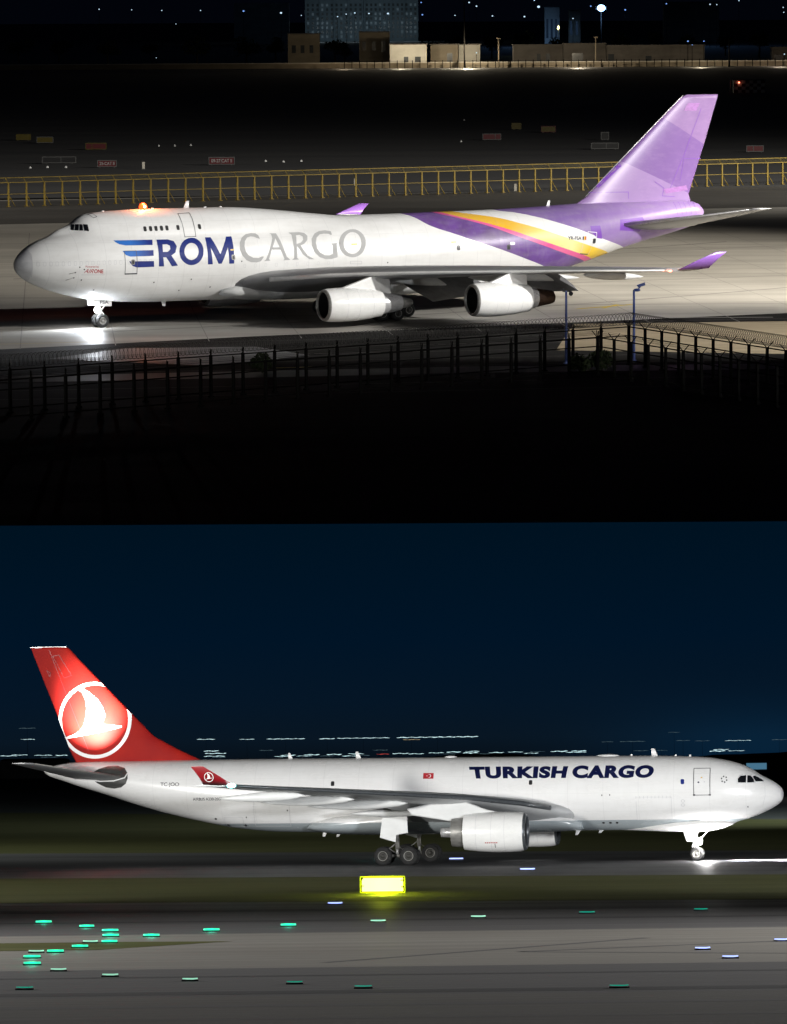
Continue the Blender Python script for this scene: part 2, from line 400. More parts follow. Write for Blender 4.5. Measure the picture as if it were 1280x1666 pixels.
# stations: aft, bottom z, top z of main lobe, half width, top z of upper lobe, half width of upper lobe (0 = none)
ST747 = smooth_tab([
 (0,5.45,5.75,.12,5.75,.05),(.15,5.0,6.12,.48,6.0,.1),(.5,4.64,6.55,.88,6.3,.15),(1,4.25,6.98,1.28,6.6,.3),(2.1,3.72,7.56,1.86,7.2,.5),(3.85,3.12,8.1,2.45,8.4,.85),(5.3,2.74,8.4,2.78,9.0,1.3),
 (5.95,2.6,8.55,2.88,9.52,1.62),(6.8,2.48,8.66,2.98,9.8,1.9),(8.5,2.27,8.84,3.12,9.95,2.2),(10.5,2.12,8.96,3.21,10.03,2.42),(13,2.04,9.0,3.25,10.05,2.52),(20,2.03,9.0,3.25,10.02,2.52),(22,2.03,9.0,3.25,9.9,2.5),
 (25,2.03,9.0,3.25,9.63,2.42),(28,2.03,9.0,3.25,9.3,2.3),(31,2.03,9.0,3.25,9.0,2.2),(34,2.03,9.0,3.25,8.8,2.2),(42,2.08,9.05,3.25,8.8,2.2),(46.5,2.4,9.1,3.24,8.85,2.1),(51.5,3.1,9.25,3.05,9.0,1.8),(55.5,4.05,9.42,2.66,9.1,1.5),
 (59.3,5.1,9.5,2.15,9.2,1.2),(62.6,5.93,9.5,1.62,9.2,.9),(65.4,6.55,9.48,1.16,9.2,.6),(67.3,7.05,9.35,.86,9.1,.4),(68.25,7.5,9.05,.62,8.9,.3),(68.65,8.05,8.6,.3,8.5,.1)])
ST330 = smooth_tab([
 (0,4.85,5.15,.14,0,0),(.14,4.5,5.5,.5,0,0),(.7,4.05,5.97,1.0,0,0),(1.6,3.6,6.45,1.48,0,0),(2.4,3.3,6.98,1.84,0,0),(3.25,3.04,7.38,2.12,0,0),(4.4,2.78,7.68,2.4,0,0),(5.8,2.58,7.9,2.6,0,0),(8,2.44,8.02,2.77,0,0),(11,2.4,8.08,2.82,0,0),
 (22,2.4,8.12,2.82,0,0),(33,2.42,8.16,2.82,0,0),(39,2.52,8.18,2.82,0,0),(42,2.78,8.18,2.79,0,0),(45.2,3.38,8.18,2.66,0,0),(48.1,4.08,8.17,2.42,0,0),(50.5,4.78,8.15,2.14,0,0),(52.5,5.45,8.14,1.8,0,0),
 (55,6.22,8.1,1.26,0,0),(56.4,6.7,7.96,.88,0,0),(57.5,7.08,7.68,.42,0,0),(57.65,7.2,7.6,.25,0,0)])
def section_r(st, cz, th):
    # radius from the section's centre (0,cz) in direction th (0 = straight up)
    zb, zt, w, zu, wu = st
    s, c = math.sin(th), math.cos(th)
    mc = (zb+zt)/2; hh = (zt-zb)/2
    def ell(yc_z, a, b):
        dz = cz-yc_z
        A = s*s/(a*a)+c*c/(b*b); B = 2*c*dz/(b*b); Cc = dz*dz/(b*b)-1
        D = B*B-4*A*Cc
        return (-B+math.sqrt(D))/(2*A) if D > 0 else 0
    r = ell(mc, w, hh)
    if zu > mc+.3 and wu > 0:
        uc = mc+.42*(zu-mc)
        hb = zu-uc
        if cz > uc-hb: r2 = ell(uc, wu, hb)
        else:
            r2 = ell(uc, wu, hb)
        k = .12
        d = max(k-abs(r-r2), 0)/k
        r = max(r, r2)+d*d*k*.25
    return r
def section(ST, a, n=64):
    st = ST(a); mc = (st[0]+st[1])/2
    return [(section_r(st, mc, 2*math.pi*i/n)*math.sin(2*math.pi*i/n), mc+section_r(st, mc, 2*math.pi*i/n)*math.cos(2*math.pi*i/n)) for i in range(n)]
def surf_y(ST, a, z):
    # half width of the fuselage at station a and height z
    st = ST(a); mc = (st[0]+st[1])/2
    lo, hi = 0.0, math.pi
    zt = mc+section_r(st, mc, 0); zb = mc-section_r(st, mc, math.pi)
    if z >= zt or z <= zb: return 0.0
    for _ in range(26):
        m = (lo+hi)/2
        if mc+section_r(st, mc, m)*math.cos(m) > z: lo = m
        else: hi = m
    return section_r(st, mc, lo)*math.sin(lo)
LETTERS = {
'C': [[(21.89,7.32),(21.84,7.62),(21.59,7.79),(21.2,7.83),(20.68,7.75),(20.21,7.47),(19.89,7.04),(19.81,6.45),(19.99,5.96),(20.36,5.55),(20.8,5.36),(21.36,5.32),(21.75,5.41),(22.06,5.79),(21.87,5.82),(21.53,5.69),(21.03,5.73),(20.6,5.94),(20.35,6.29),(20.28,6.74),(20.42,7.17),(20.7,7.45),(21.07,7.54),(21.39,7.51),(21.63,7.4)]] ,
'A': [[(22.96,7.75),(23.59,7.73),(23.8,7.17),(24.26,5.73),(24.6,5.44),(23.92,5.42),(24.04,5.53),(23.7,6.34),(22.87,6.36),(22.53,5.58),(22.67,5.43),(22.05,5.4),(22.25,5.54),(23.12,7.34),(23.11,7.65)],[(23.4,7.33),(22.97,6.56),(23.64,6.54)]] ,
'R': [[(24.83,7.76),(25.8,7.77),(26.32,7.69),(26.55,7.44),(26.46,7.1),(26.06,6.76),(25.7,6.65),(26.28,5.76),(26.96,5.42),(26.45,5.44),(25.84,5.88),(25.34,6.64),(25.27,5.59),(25.44,5.44),(24.76,5.43),(24.99,5.58),(25.02,6.89),(25.05,7.58)],[(25.47,7.51),(25.33,6.78),(25.75,6.87),(26.05,7.11),(26.09,7.4),(25.82,7.53)]] ,
'G': [[(28.98,7.47),(28.95,7.76),(28.42,7.85),(27.84,7.81),(27.31,7.61),(26.89,7.18),(26.8,6.59),(26.98,6.04),(27.47,5.58),(28.08,5.39),(28.65,5.39),(29.22,5.52),(29.24,6.67),(29.33,6.75),(28.7,6.71),(28.85,6.56),(28.8,5.84),(28.43,5.7),(27.97,5.73),(27.54,5.97),(27.29,6.33),(27.23,6.83),(27.4,7.26),(27.78,7.52),(28.2,7.59),(28.65,7.55),(28.84,7.45)]] ,
'O': [[(32.12,6.65),(32.05,6.38),(31.92,6.12),(31.74,5.9),(31.52,5.71),(31.27,5.57),(30.99,5.49),(30.69,5.47),(30.4,5.51),(30.12,5.61),(29.87,5.76),(29.67,5.96),(29.53,6.2),(29.47,6.45),(29.48,6.72),(29.57,6.99),(29.73,7.24),(29.95,7.46),(30.23,7.64),(30.54,7.77),(30.85,7.85),(31.16,7.87),(31.44,7.84),(31.68,7.74),(31.88,7.59),(32.02,7.4),(32.11,7.17),(32.15,6.91)],[(31.68,6.68),(31.62,6.47),(31.53,6.27),(31.41,6.1),(31.26,5.95),(31.08,5.84),(30.89,5.78),(30.69,5.76),(30.51,5.79),(30.32,5.86),(30.17,5.98),(30.04,6.14),(29.96,6.32),(29.92,6.52),(29.93,6.73),(30.0,6.94),(30.11,7.13),(30.26,7.3),(30.45,7.45),(30.65,7.55),(30.86,7.62),(31.06,7.63),(31.24,7.61),(31.4,7.53),(31.53,7.42),(31.62,7.27),(31.68,7.09),(31.69,6.89)]] ,
'bR': [[(12.08,7.52),(13.11,7.52),(13.66,7.36),(13.85,6.92),(13.63,6.4),(13.22,6.16),(13.81,5.28),(13.24,5.25),(12.72,6.03),(12.44,6.02),(12.5,5.25),(12.01,5.26)],[(12.53,7.11),(12.46,6.48),(12.93,6.48),(13.21,6.7),(13.21,6.99),(12.94,7.12)]] ,
'bO': [[(16.31,6.41),(16.26,6.15),(16.15,5.91),(16.0,5.69),(15.82,5.51),(15.6,5.38),(15.35,5.3),(15.1,5.28),(14.84,5.31),(14.6,5.41),(14.38,5.56),(14.2,5.75),(14.08,5.97),(14.02,6.22),(14.02,6.48),(14.09,6.74),(14.23,6.98),(14.41,7.19),(14.64,7.37),(14.9,7.49),(15.16,7.57),(15.43,7.59),(15.68,7.56),(15.89,7.47),(16.07,7.32),(16.2,7.14),(16.29,6.92),(16.33,6.67)],[(15.85,6.43),(15.81,6.27),(15.74,6.11),(15.65,5.98),(15.54,5.87),(15.4,5.79),(15.25,5.74),(15.1,5.72),(14.95,5.75),(14.82,5.8),(14.69,5.89),(14.59,6.01),(14.52,6.15),(14.49,6.31),(14.49,6.47),(14.53,6.63),(14.61,6.78),(14.72,6.91),(14.85,7.02),(15.0,7.1),(15.15,7.15),(15.31,7.16),(15.45,7.14),(15.58,7.08),(15.69,6.99),(15.77,6.88),(15.82,6.74),(15.85,6.59)]] ,
'bM': [[(16.7,7.58),(17.24,7.58),(17.88,6.12),(18.73,7.59),(19.24,7.6),(19.17,5.29),(18.71,5.29),(18.67,6.68),(17.98,5.32),(17.68,5.31),(17.02,6.73),(17.13,5.29),(16.66,5.29)]] ,
}
BIRD = [(54.85,14.04),(54.59,13.89),(54.07,13.55),(53.38,12.97),(52.99,12.35),(52.79,11.79),(52.91,11.34),(53.06,11.03),(52.42,10.97),(51.47,10.9),(51.48,10.78),(52.83,10.49),(54.1,10.26),(55.03,10.1),(55.95,9.92),(56.15,10.03),(55.43,10.25),(54.91,10.52),(54.56,10.97),(54.38,11.64),(54.31,12.26),(54.39,12.93),(54.65,13.5),(54.94,13.76)]

# ------------------------------------------------------------------ aircraft helpers
def fuselage(ST, L, parent, mats, n=72, nose=None):
    xs = []; a = 0.0
    while a < L:
        xs.append(a); a += .06 if a < .6 else .2 if a < 3 else .35 if (a < 12 or a > L-6) else .8
    xs.append(L)
    if nose: xs = sorted(set(xs+[nose]))
    mb = MB(); rings = [[(a, y, z) for y, z in section(ST, a, n)] for a in xs]
    for i in range(len(rings)-1):
        mi = 1 if nose and xs[i+1] <= nose+1e-6 else 0
        mb.add(rings[i]+rings[i+1], [(j, (j+1) % n, n+(j+1) % n, n+j) for j in range(n)], mi, True)
    mb.add(rings[0], [tuple(range(n))], 1 if nose else 0); mb.add(rings[-1], [tuple(range(n))], 0)
    return mb.build('fuselage', mats, parent)
def sk_fus(ST, sy):
    def f(a, z):
        y = surf_y(ST, a, z); e = .04
        da = (surf_y(ST, a+e, z)-surf_y(ST, max(a-e, .01), z))/(2*e); dz = (surf_y(ST, a, z+e)-surf_y(ST, a, z-e))/(2*e)
        da = max(-3, min(3, da)); dz = max(-6, min(6, dz))
        n = Vector((-da, 1, -dz)).normalized()
        return y, n
    return f, sy
def flat_mesh(polys):
    # polygons (with holes by even-odd filling) -> flat mesh
    cu = bpy.data.curves.new('outline', 'CURVE'); cu.dimensions = '2D'; cu.fill_mode = 'BOTH'
    for p in polys:
        s = cu.splines.new('POLY'); s.points.add(len(p)-1)
        for i, q in enumerate(p): s.points[i].co = (q[0], q[1], 0, 1)
        s.use_cyclic_u = True
    ob = bpy.data.objects.new('outline', cu); COL.objects.link(ob)
    bpy.context.view_layer.update()
    me = bpy.data.meshes.new_from_object(ob.evaluated_get(bpy.context.evaluated_depsgraph_get()))
    bpy.data.objects.remove(ob); bpy.data.curves.remove(cu)
    return me
def text_mesh(txt, bold=.0, shear=0, space=1.0):
    cu = bpy.data.curves.new('text', 'FONT'); cu.body = txt; cu.offset = bold; cu.shear = shear; cu.fill_mode = 'BOTH'; cu.space_character = space
    ob = bpy.data.objects.new('text', cu); COL.objects.link(ob); bpy.context.view_layer.update()
    me = bpy.data.meshes.new_from_object(ob.evaluated_get(bpy.context.evaluated_depsgraph_get()))
    bpy.data.objects.remove(ob); bpy.data.curves.remove(cu)
    return me
def fit_text(txt, quad, bold=.02, shear=0, space=1.0):
    # quad: top left, top right, bottom right, bottom left in (a, z)
    me = text_mesh(txt, bold, shear, space)
    xs = [v.co.x for v in me.vertices]; ys = [v.co.y for v in me.vertices]
    x0, x1, y0, y1 = min(xs), max(xs), min(ys), max(ys)
    for v in me.vertices:
        u = (v.co.x-x0)/(x1-x0); w = (v.co.y-y0)/(y1-y0)
        t = Vector(quad[0]).lerp(Vector(quad[1]), u); b = Vector(quad[3]).lerp(Vector(quad[2]), u)
        q = b.lerp(t, w); v.co = (q[0], q[1], 0)
    return me
def decal(name, skin, me, mat, parent, off=.012, cut=.12, cuta=.6, clip=None):
    f, sy = skin
    if isinstance(me, list): me = flat_mesh(me)
    bm = bmesh.new(); bm.from_mesh(me)
    if len(bm.verts) == 0: bm.free(); return None
    if clip:
        for co, no in clip:
            bmesh.ops.bisect_plane(bm, geom=bm.verts[:]+bm.edges[:]+bm.faces[:], plane_co=(co[0], co[1], 0), plane_no=(no[0], no[1], 0), clear_outer=True)
    for ax, st in ((1, cut), (0, cuta)):
        lo = min(v.co[ax] for v in bm.verts); hi = max(v.co[ax] for v in bm.verts); p = (math.floor(lo/st)+1)*st
        while p < hi:
            co = [0, 0, 0]; no = [0, 0, 0]; co[ax] = p; no[ax] = 1
            bmesh.ops.bisect_plane(bm, geom=bm.verts[:]+bm.edges[:]+bm.faces[:], plane_co=co, plane_no=no); p += st
    for v in bm.verts:
        a, z = v.co.x, v.co.y; y, n = f(a, z)
        v.co = (a+n.x*off, sy*(y+n.y*off), z+n.z*off)
    for fc in bm.faces:
        fc.smooth = True
        fc.normal_update()
        if fc.normal.y*sy < 0: fc.normal_flip()
    out = bpy.data.meshes.new(name); bm.to_mesh(out); bm.free(); out.materials.append(MATS[mat])
    o = bpy.data.objects.new(name, out); COL.objects.link(o); o.parent = parent
    return o
def line_polys(pts, w, closed=True):
    out = []; n = len(pts)
    for i in range(n if closed else n-1):
        p, q = Vector(pts[i]), Vector(pts[(i+1) % n]); d = (q-p)
        if d.length < 1e-6: continue
        d.normalize(); k = Vector((-d.y, d.x))*w/2; e = d*w*.5
        out.append([tuple(p-e+k), tuple(q+e+k), tuple(q+e-k), tuple(p-e-k)])
    return out
def quads_mesh(polys):
    me = bpy.data.meshes.new('lines'); vs = []; fs = []
    for p in polys:
        fs.append(tuple(range(len(vs), len(vs)+len(p)))); vs += [(x, y, 0) for x, y in p]
    me.from_pydata(vs, [], fs); return me
def rrect(a, z, w, h, r=.3, n=5):
    out = []
    for cx, cz, s in ((1, 1, 0), (-1, 1, 1), (-1, -1, 2), (1, -1, 3)):
        for i in range(n):
            t = math.pi/2*(s+i/(n-1)); out.append((a+cx*(w/2-r*w)+r*w*math.cos(t), z+cz*(h/2-r*w)+r*w*math.sin(t)))
    return out
def ellipse(a, z, ra, rz, n=24): return [(a+ra*math.cos(2*math.pi*i/n), z+rz*math.sin(2*math.pi*i/n)) for i in range(n)]
def naca(x, t): return 5*t*(.2969*math.sqrt(max(x, 0))-.126*x-.3516*x*x+.2843*x**3-.1036*x**4)
def foil(le, chord, t, tw=0, axis='y', camber=.0, n=14):
    # ring of points; the chord runs aft (+x), thickness along z (wings) or y (fins)
    out = []; xs = [.5*(1-math.cos(math.pi*i/n)) for i in range(n+1)]
    up = [(x, naca(x, t)+camber*4*x*(1-x)) for x in reversed(xs)]; dn = [(x, -naca(x, t)+camber*4*x*(1-x)) for x in xs[1:-1]]
    for x, y in up+dn:
        dx = x*chord; dz = y*chord
        if axis == 'y': out.append((le[0]+dx*math.cos(tw)+dz*math.sin(tw), le[1], le[2]-dx*math.sin(tw)+dz*math.cos(tw)))
        else: out.append((le[0]+dx, le[1]+dz, le[2]))
    return out
def surface(name, secs, mats, parent, axis='y', mi=None):
    # secs: (le, chord, t/c, twist)
    rings = [foil(s[0], s[1], s[2], R(s[3]), axis, s[4] if len(s) > 4 else 0) for s in secs]
    mb = MB().loft(rings)
    return mb.build(name, mats, parent)
def fin_skin(tab, tc, sy):
    # tab: (z, le, te)
    f = lambda z: lerp_tab(tab, z)
    def g(a, z):
        le, te = f(z); c = te-le; x = min(1, max(.0, (a-le)/c)); return naca(x, tc)*c, Vector((0, 1, 0))
    return g, sy
def wheel(parent, x, y, z, r, w, side, hub='dull_metal'):
    # tyre and hub; side = +1/-1 the outward face
    mb = MB(); hw = w/2; q = r*.52
    mb.lathe([(-hw*.8, q), (-hw, q*1.15), (-hw, r*.86), (-hw*.72, r*.97), (-hw*.3, r), (hw*.3, r), (hw*.72, r*.97), (hw, r*.86), (hw, q*1.15), (hw*.8, q)], (x, y, z), 'y', 28, 0)
    for s in (-1, 1):
        mb.lathe([(s*hw*.8, q), (s*hw*.86, q*.92), (s*hw*.5, q*.8), (s*hw*.45, q*.45), (s*hw*.8, q*.38), (s*hw*.95, q*.2), (s*hw*.95, .001)], (x, y, z), 'y', 24, 1)
    for s in (-1, 1): mb.lathe([(s*hw*.99, q*1.02), (s*hw*1.03, q*.98), (s*hw*.99, q*.9), (s*hw*.9, q*.9)], (x, y, z), 'y', 24, 3)
    for g in (-.25, .25): mb.lathe([(g*w-.012, r*1.003), (g*w-.012, r*1.006), (g*w+.012, r*1.006), (g*w+.012, r*1.003)], (x, y, z), 'y', 28, 2)
    return mb.build('wheel', ['tyre_rubber', hub, 'duct_black', 'dull_metal'], parent)
def bogie(plane, x, y, r, w, zt, leaning=0.0, sep=.72, gap=.56, door=None, label=None):
    mb = MB()
    mb.tube([(x+leaning, y, zt), (x, y, r+.5)], .17, 12); mb.tube([(x, y, r+.62), (x, y, r)], .115, 12, 1)
    mb.tube([(x-sep, y, r), (x+sep, y, r)], .13, 10)
    for s in (-1, 1): mb.tube([(x+s*sep, y-gap, r), (x+s*sep, y+gap, r)], .085, 8)
    mb.tube([(x+.15, y, r+.9), (x+.62, y, r+.55), (x+.2, y, r+.25)], .05, 8)
    mb.tube([(x+leaning*.6, y, zt-.4), (x-.9, y, zt+.1)], .08, 8); mb.tube([(x-.12, y+.1, zt-.3), (x-.12, y+.1, r+.7), (x-sep*.8, y+.1, r+.2)], .022, 6)
    g = mb.build('landing_gear', ['dull_metal', 'bare_metal'], plane)
    for s in (-1, 1):
        for k in (-1, 1): wheel(g, x+s*sep, y+k*gap, r, r, w, k, 'hub_dark')
    if door:
        d = MB().prism(door[0], door[1]-.03, door[1]+.03); d.build('gear_door', door[2], g)
    return g
def engine(plane, x, y, z, prof, lip_r, names, fanx, pyl, pw, cone):
    # prof: outer cowl (dx, r) list; everything about the axis through (x,y,z)
    mb = MB()
    mb.lathe([(d, r) for d, r in prof], (x, y, z), 'x', 48, 0)
    inner = [(prof[-1][0], prof[-1][1]-.03), (prof[-1][0]-.8, prof[-1][1]-.12), (fanx+.3, lip_r*.9)]
    mb.lathe(inner, (x, y, z), 'x', 48, 1)
    for d in (.3, .52, .78):      # latch lines
        xx = prof[0][0]+(prof[-1][0]-prof[0][0])*d; rr = 0
        for (a, b), (c, e) in zip(prof, prof[1:]):
            if a <= xx <= c: rr = b+(e-b)*(xx-a)/(c-a)
        mb.lathe([(xx-.012, rr+.001), (xx-.01, rr+.004), (xx+.01, rr+.004), (xx+.012, rr+.001)], (x, y, z), 'x', 48, 2)
    en = mb.build('engine', [names[0], 'duct_black', 'ink_faint'], plane)
    lp = MB(); r0 = prof[0][1]
    lp.lathe([(prof[0][0], r0), (prof[0][0]-.1, r0-.035), (prof[0][0]-.19, r0-.1), (prof[0][0]-.22, r0-.17), (prof[0][0]-.17, r0-.235), (prof[0][0]-.02, r0-.27)], (x, y, z), 'x', 48)
    lp.build('inlet_lip', names[1], en)
    du = MB().lathe([(prof[0][0]-.02, r0-.27), (.35, lip_r*.9), (fanx, lip_r*.93), (fanx+.35, lip_r*.93)], (x, y, z), 'x', 48)
    du.build('inlet_duct', 'duct_black' if names[1] != 'bare_metal' else 'dull_metal', en)
    fn = MB().lathe([(fanx+.2, lip_r*.92), (fanx+.2, .01)], (x, y, z), 'x', 32, 1)
    for k in range(26):
        a = 2*math.pi*k/26; rt = lip_r*.91
        p = []
        for rr, tw in ((.3, .25), (rt, .75)):
            for s in (-1, 1):
                b = a+s*tw*.12*(1 if rr > .5 else 1.6); p.append((x+fanx+(.0 if s < 0 else .16), y+rr*math.sin(b), z+rr*math.cos(b)))
        fn.add(p, [(0, 1, 3, 2)], 0)
    fn.lathe([(fanx-.45, .01), (fanx-.32, .13), (fanx-.05, .27), (fanx+.1, .33)], (x, y, z), 'x', 24, 2)
    fn.build('fan', ['fan_grey', 'duct_black', 'dull_metal'], en)
    cmb = MB()
    for (pr, mi) in cone: cmb.lathe(pr, (x, y, z), 'x', 36, mi)
    cmb.build('exhaust_nozzle', names[2], en)
    py = MB(); rings = []
    n = len(pyl)
    py.add([(a, y-pw, zz) for a, zz in pyl]+[(a, y+pw, zz) for a, zz in pyl], [tuple(range(n)), tuple(range(2*n-1, n-1, -1))], 0)
    for i in range(n):
        a, b = pyl[i], pyl[(i+1) % n]; mx = ((a[0]+b[0])/2, (a[1]+b[1])/2)
        py.add([(a[0], y-pw, a[1]), (b[0], y-pw, b[1]), (b[0], y+pw, b[1]), (a[0], y+pw, a[1])], [(0, 1, 2, 3)], 0)
    o = py.build('pylon', names[3], en)
    bv = o.modifiers.new('bevel', 'BEVEL'); bv.width = pw*.45; bv.segments = 3; bv.limit_method = 'ANGLE'
    return en
def canoe(parent, x0, x1, y, z, w, h, mat, drop=0.0):
    mb = MB(); rings = []
    for i in range(13):
        t = i/12; s = max(.04, math.sin(math.pi*min(1, t**.8))**.7); x = x0+(x1-x0)*t
        rings.append([(x, y+w/2*s*math.cos(a), z-drop*t+h/2*s*math.sin(a)) for a in [2*math.pi*k/14 for k in range(14)]])
    return mb.loft(rings).build('flap_fairing', mat, parent)
def blade(parent, x, z, h, c, sw, mat='ink_white', down=False, y=0, name='antenna'):
    s = -1 if down else 1
    r = [foil((x, y, z-s*.05), c, .14, 0, 'z'), foil((x+sw, y, z+s*h), c*.5, .12, 0, 'z')]
    return MB().loft(r).build(name, mat, parent)

# ------------------------------------------------------------------ purple-tailed freighter (upper field)
def build_freighter():
    P = thing('cargo_airliner', 'four-engined white freighter with purple tail and yellow and pink bands, parked on the upper apron', 'airliner', 'U', (-32.0565, 391.179, 0), 0.491310819)
    F = fuselage(ST747, 68.65, P, ['livery_white_purple', 'radome_grey'], 80, 1.06)
    sk = sk_fus(ST747, -1)
    D = LETTERS
    # lettering
    for nm, off in (('bR', .012), ('bO', .012), ('bM', .012)): decal('letter', sk, D[nm], 'ink_blue', F, off)
    for pl, m in (([(8.13, 7.56), (11.71, 7.53), (11.6, 7.09), (9.13, 7.12), (8.59, 7.23), (8.3, 7.4)], 'ink_sky_to_blue'), ([(8.75, 6.68), (11.6, 6.66), (11.56, 6.18), (9.4, 6.18), (8.99, 6.32)], 'ink_sky_to_blue'), ([(9.25, 5.78), (11.55, 5.74), (11.57, 5.25), (9.96, 5.24), (9.56, 5.38)], 'ink_blue')):
        decal('letter', sk, [pl], m, F, .012)
    for nm in 'CARGO': decal('letter', sk, D[nm], 'ink_grey', F, .012)
    decal('lettering', sk, fit_text('Powered by', [(5.36, 5.52), (6.52, 5.48), (6.52, 5.28), (5.36, 5.31)], .01), 'ink_red', F, .012, .1, .3)
    decal('lettering', sk, fit_text('AIR', [(5.3, 5.26), (6.1, 5.2), (6.04, 4.85), (5.22, 4.9)], 0, .35), 'ink_red', F, .012, .1, .3)
    decal('lettering', sk, fit_text('ONE', [(6.13, 5.2), (6.93, 5.16), (6.93, 4.83), (6.1, 4.86)], .02), 'ink_red', F, .012, .1, .3)
    decal('underline', sk, quads_mesh(line_polys([(5.05, 4.74), (7.05, 4.7)], .035, False)), 'ink_faint', F, .012)
    decal('registration', sk, fit_text('YR-FSA', [(52.66, 6.66), (54.15, 6.6), (54.15, 6.28), (52.66, 6.34)], .02), 'ink_dark', F, .012, .1)
    for i, m in enumerate(('ink_blue', 'ink_yellow', 'ink_red')): decal('flag', sk, [[(54.28+i*.14, 6.6), (54.42+i*.14, 6.59), (54.42+i*.14, 6.27), (54.28+i*.14, 6.28)]], m, F, .012)
    # doors, hatches, windows
    def door(pts, w=.05, mat='ink_dark'):
        return decal('door', sk, quads_mesh(line_polys(pts, w)), mat, F, .016)
    door([(8.9, 6.66), (9.99, 6.66), (9.99, 4.74), (8.9, 4.74)], .045)
    decal('door_sill', sk, [[(8.87, 4.76), (10.02, 4.76), (10.02, 4.66), (8.87, 4.66)]], 'ink_dark', F, .02)
    door([(14.74, 9.62), (15.85, 9.66), (15.88, 7.69), (14.82, 7.67)], .045)
    door([(54.4, 6.2), (55.6, 6.3), (55.3, 4.95), (54.3, 5.0)], .03, 'ink_faint'); decal('door_sill', sk, [[(54.25, 5.07), (55.25, 4.97), (55.25, 4.89), (54.25, 4.99)]], 'ink_dark', F, .02)
    for a in (11.2, 11.72, 12.22, 12.74, 13.25, 14.3, 16.36): decal('window', sk, [rrect(a, 8.45+.01*(a-11), .28, .42)], 'window_dark', F, .016)
    for a, z in ((9.62, 5.7), (19.12, 5.83), (55.63, 6.14), (41.3, 5.99), (46.4, 5.89)):
        decal('hatch_window', sk, [rrect(a, z, .34, .46)], 'dull_metal' if a < 30 else 'ink_dark', F, .02); decal('hatch_window', sk, [rrect(a, z, .2, .3)], 'window_dark', F, .026)
    decal('marking', sk, [[(18.9, 6.53), (19.24, 6.53), (19.24, 6.4), (18.9, 6.4)]], 'ink_yellow', F, .02)
    for a, z in ((30.95, 6.58), (40.9, 6.48)): decal('marking', sk, [[(a-.28, z+.07), (a+.28, z+.07), (a+.28, z-.05), (a-.28, z-.05)]], 'ink_yellow', F, .02)
    decal('marking', sk, quads_mesh(line_polys([(30.5, 5.14), (31.6, 5.1), (31.6, 4.86), (30.5, 4.9)], .03)), 'ink_faint', F, .012)
    decal('marking', sk, [rrect(46.8, 6.2, .5, .26, .2)], 'ink_white', F, .02)
    decal('patch', sk, [[(55.2, 7.5), (56.3, 7.5), (56.5, 6.3), (55.9, 6.4), (55.25, 7.0)]], 'ink_purple', F, .012)
    decal('marking', sk, quads_mesh(line_polys([(54.9, 7.0), (55.85, 6.9), (55.85, 6.5), (54.9, 6.6)], .05)), 'ink_white', F, .02)
    # ghost outlines of old passenger windows, plugged
    for i in range(20): decal('plugged_window', sk, quads_mesh(line_polys(rrect(1.5+i*.5+(.25 if i > 14 else 0), 5.72+.0*i, .22, .34, .3, 3), .02)), 'ink_faint', F, .008)
    for i in range(9): decal('plugged_window', sk, quads_mesh(line_polys(rrect(20.2+i*1.02, 5.05, .2, .3, .3, 3), .016)), 'ink_faint', F, .008)
    decal('radome_seam', sk, quads_mesh(line_polys([(1.1, 6.6), (1.08, 5.9), (1.08, 5.2), (1.12, 4.6)], .03, False)), 'ink_faint', F, .012)
    for p, q in (((3.95, 4.85), (4.5, 4.95)), ((3.75, 4.3), (4.42, 4.5))):
        y0 = surf_y(ST747, p[0], p[1]); y1 = surf_y(ST747, q[0], q[1])
        MB().tube([(p[0], -y0-.14, p[1]), (q[0]-.05, -y1-.1, q[1]), (q[0], -y1+.02, q[1])], .022, 6).build('pitot_tube', 'dull_metal', F)
        decal('pitot_plate', sk, [rrect(q[0], q[1], .14, .1)], 'ink_dark', F, .02)
    for a, z in ((4.86, 5.4), (19.9, 5.46), (15.2, 4.05), (14.3, 3.1), (17.2, 3.3), (6.4, 3.4), (5.1, 4.3), (5.25, 5.2), (11.7, 3.9), (34.2, 4.9)): decal('port', sk, [rrect(a, z, .11, .11)], 'ink_dark', F, .02)
    # flight deck windows wrap round the upper nose
    G = [[(5.22, 8.44), (5.44, 8.93), (5.66, 8.94), (5.52, 8.43)], [(5.58, 8.43), (5.72, 8.94), (5.88, 8.94), (5.84, 8.42)], [(5.92, 8.42), (5.95, 8.94), (6.28, 8.93), (6.28, 8.36)]]
    for g in G:
        for sd in (-1, 1): decal('cockpit_window', sk_fus(ST747, sd), [g], 'glass_dark', F, .02, .06, .1)
    ws = []   # windscreen across the centreline
    for sd in (-1, 1): decal('windscreen', sk_fus(ST747, sd), [[(4.95, 8.48), (5.2, 8.92), (5.4, 8.93), (5.18, 8.44)]], 'glass_dark', F, .02, .06, .1)
    decal('hatch', sk, quads_mesh(line_polys([(6.75, 9.75), (7.15, 9.8), (7.3, 9.55), (6.95, 9.45)], .03)), 'ink_dark', F, .016)
    # aerials and lights
    blade(F, 15.9, 10.02, .62, .55, .3); blade(F, 52.1, 9.27, .5, .4, .22); blade(F, 13.7, 2.06, .42, .5, .15, down=True)
    for a in (8.3, 13, 18, 19.5): MB().sphere((a, 0, ST747(a)[3]+.02), .09, 6, 0, (1.6, 1, .7)).build('antenna', 'ink_white', F)
    MB().lathe([(0, .16), (.05, .17), (.07, .12)], (12.1, 0, ST747(12.1)[3]-.01), 'z', 16).build('beacon_base', 'dull_metal', F)
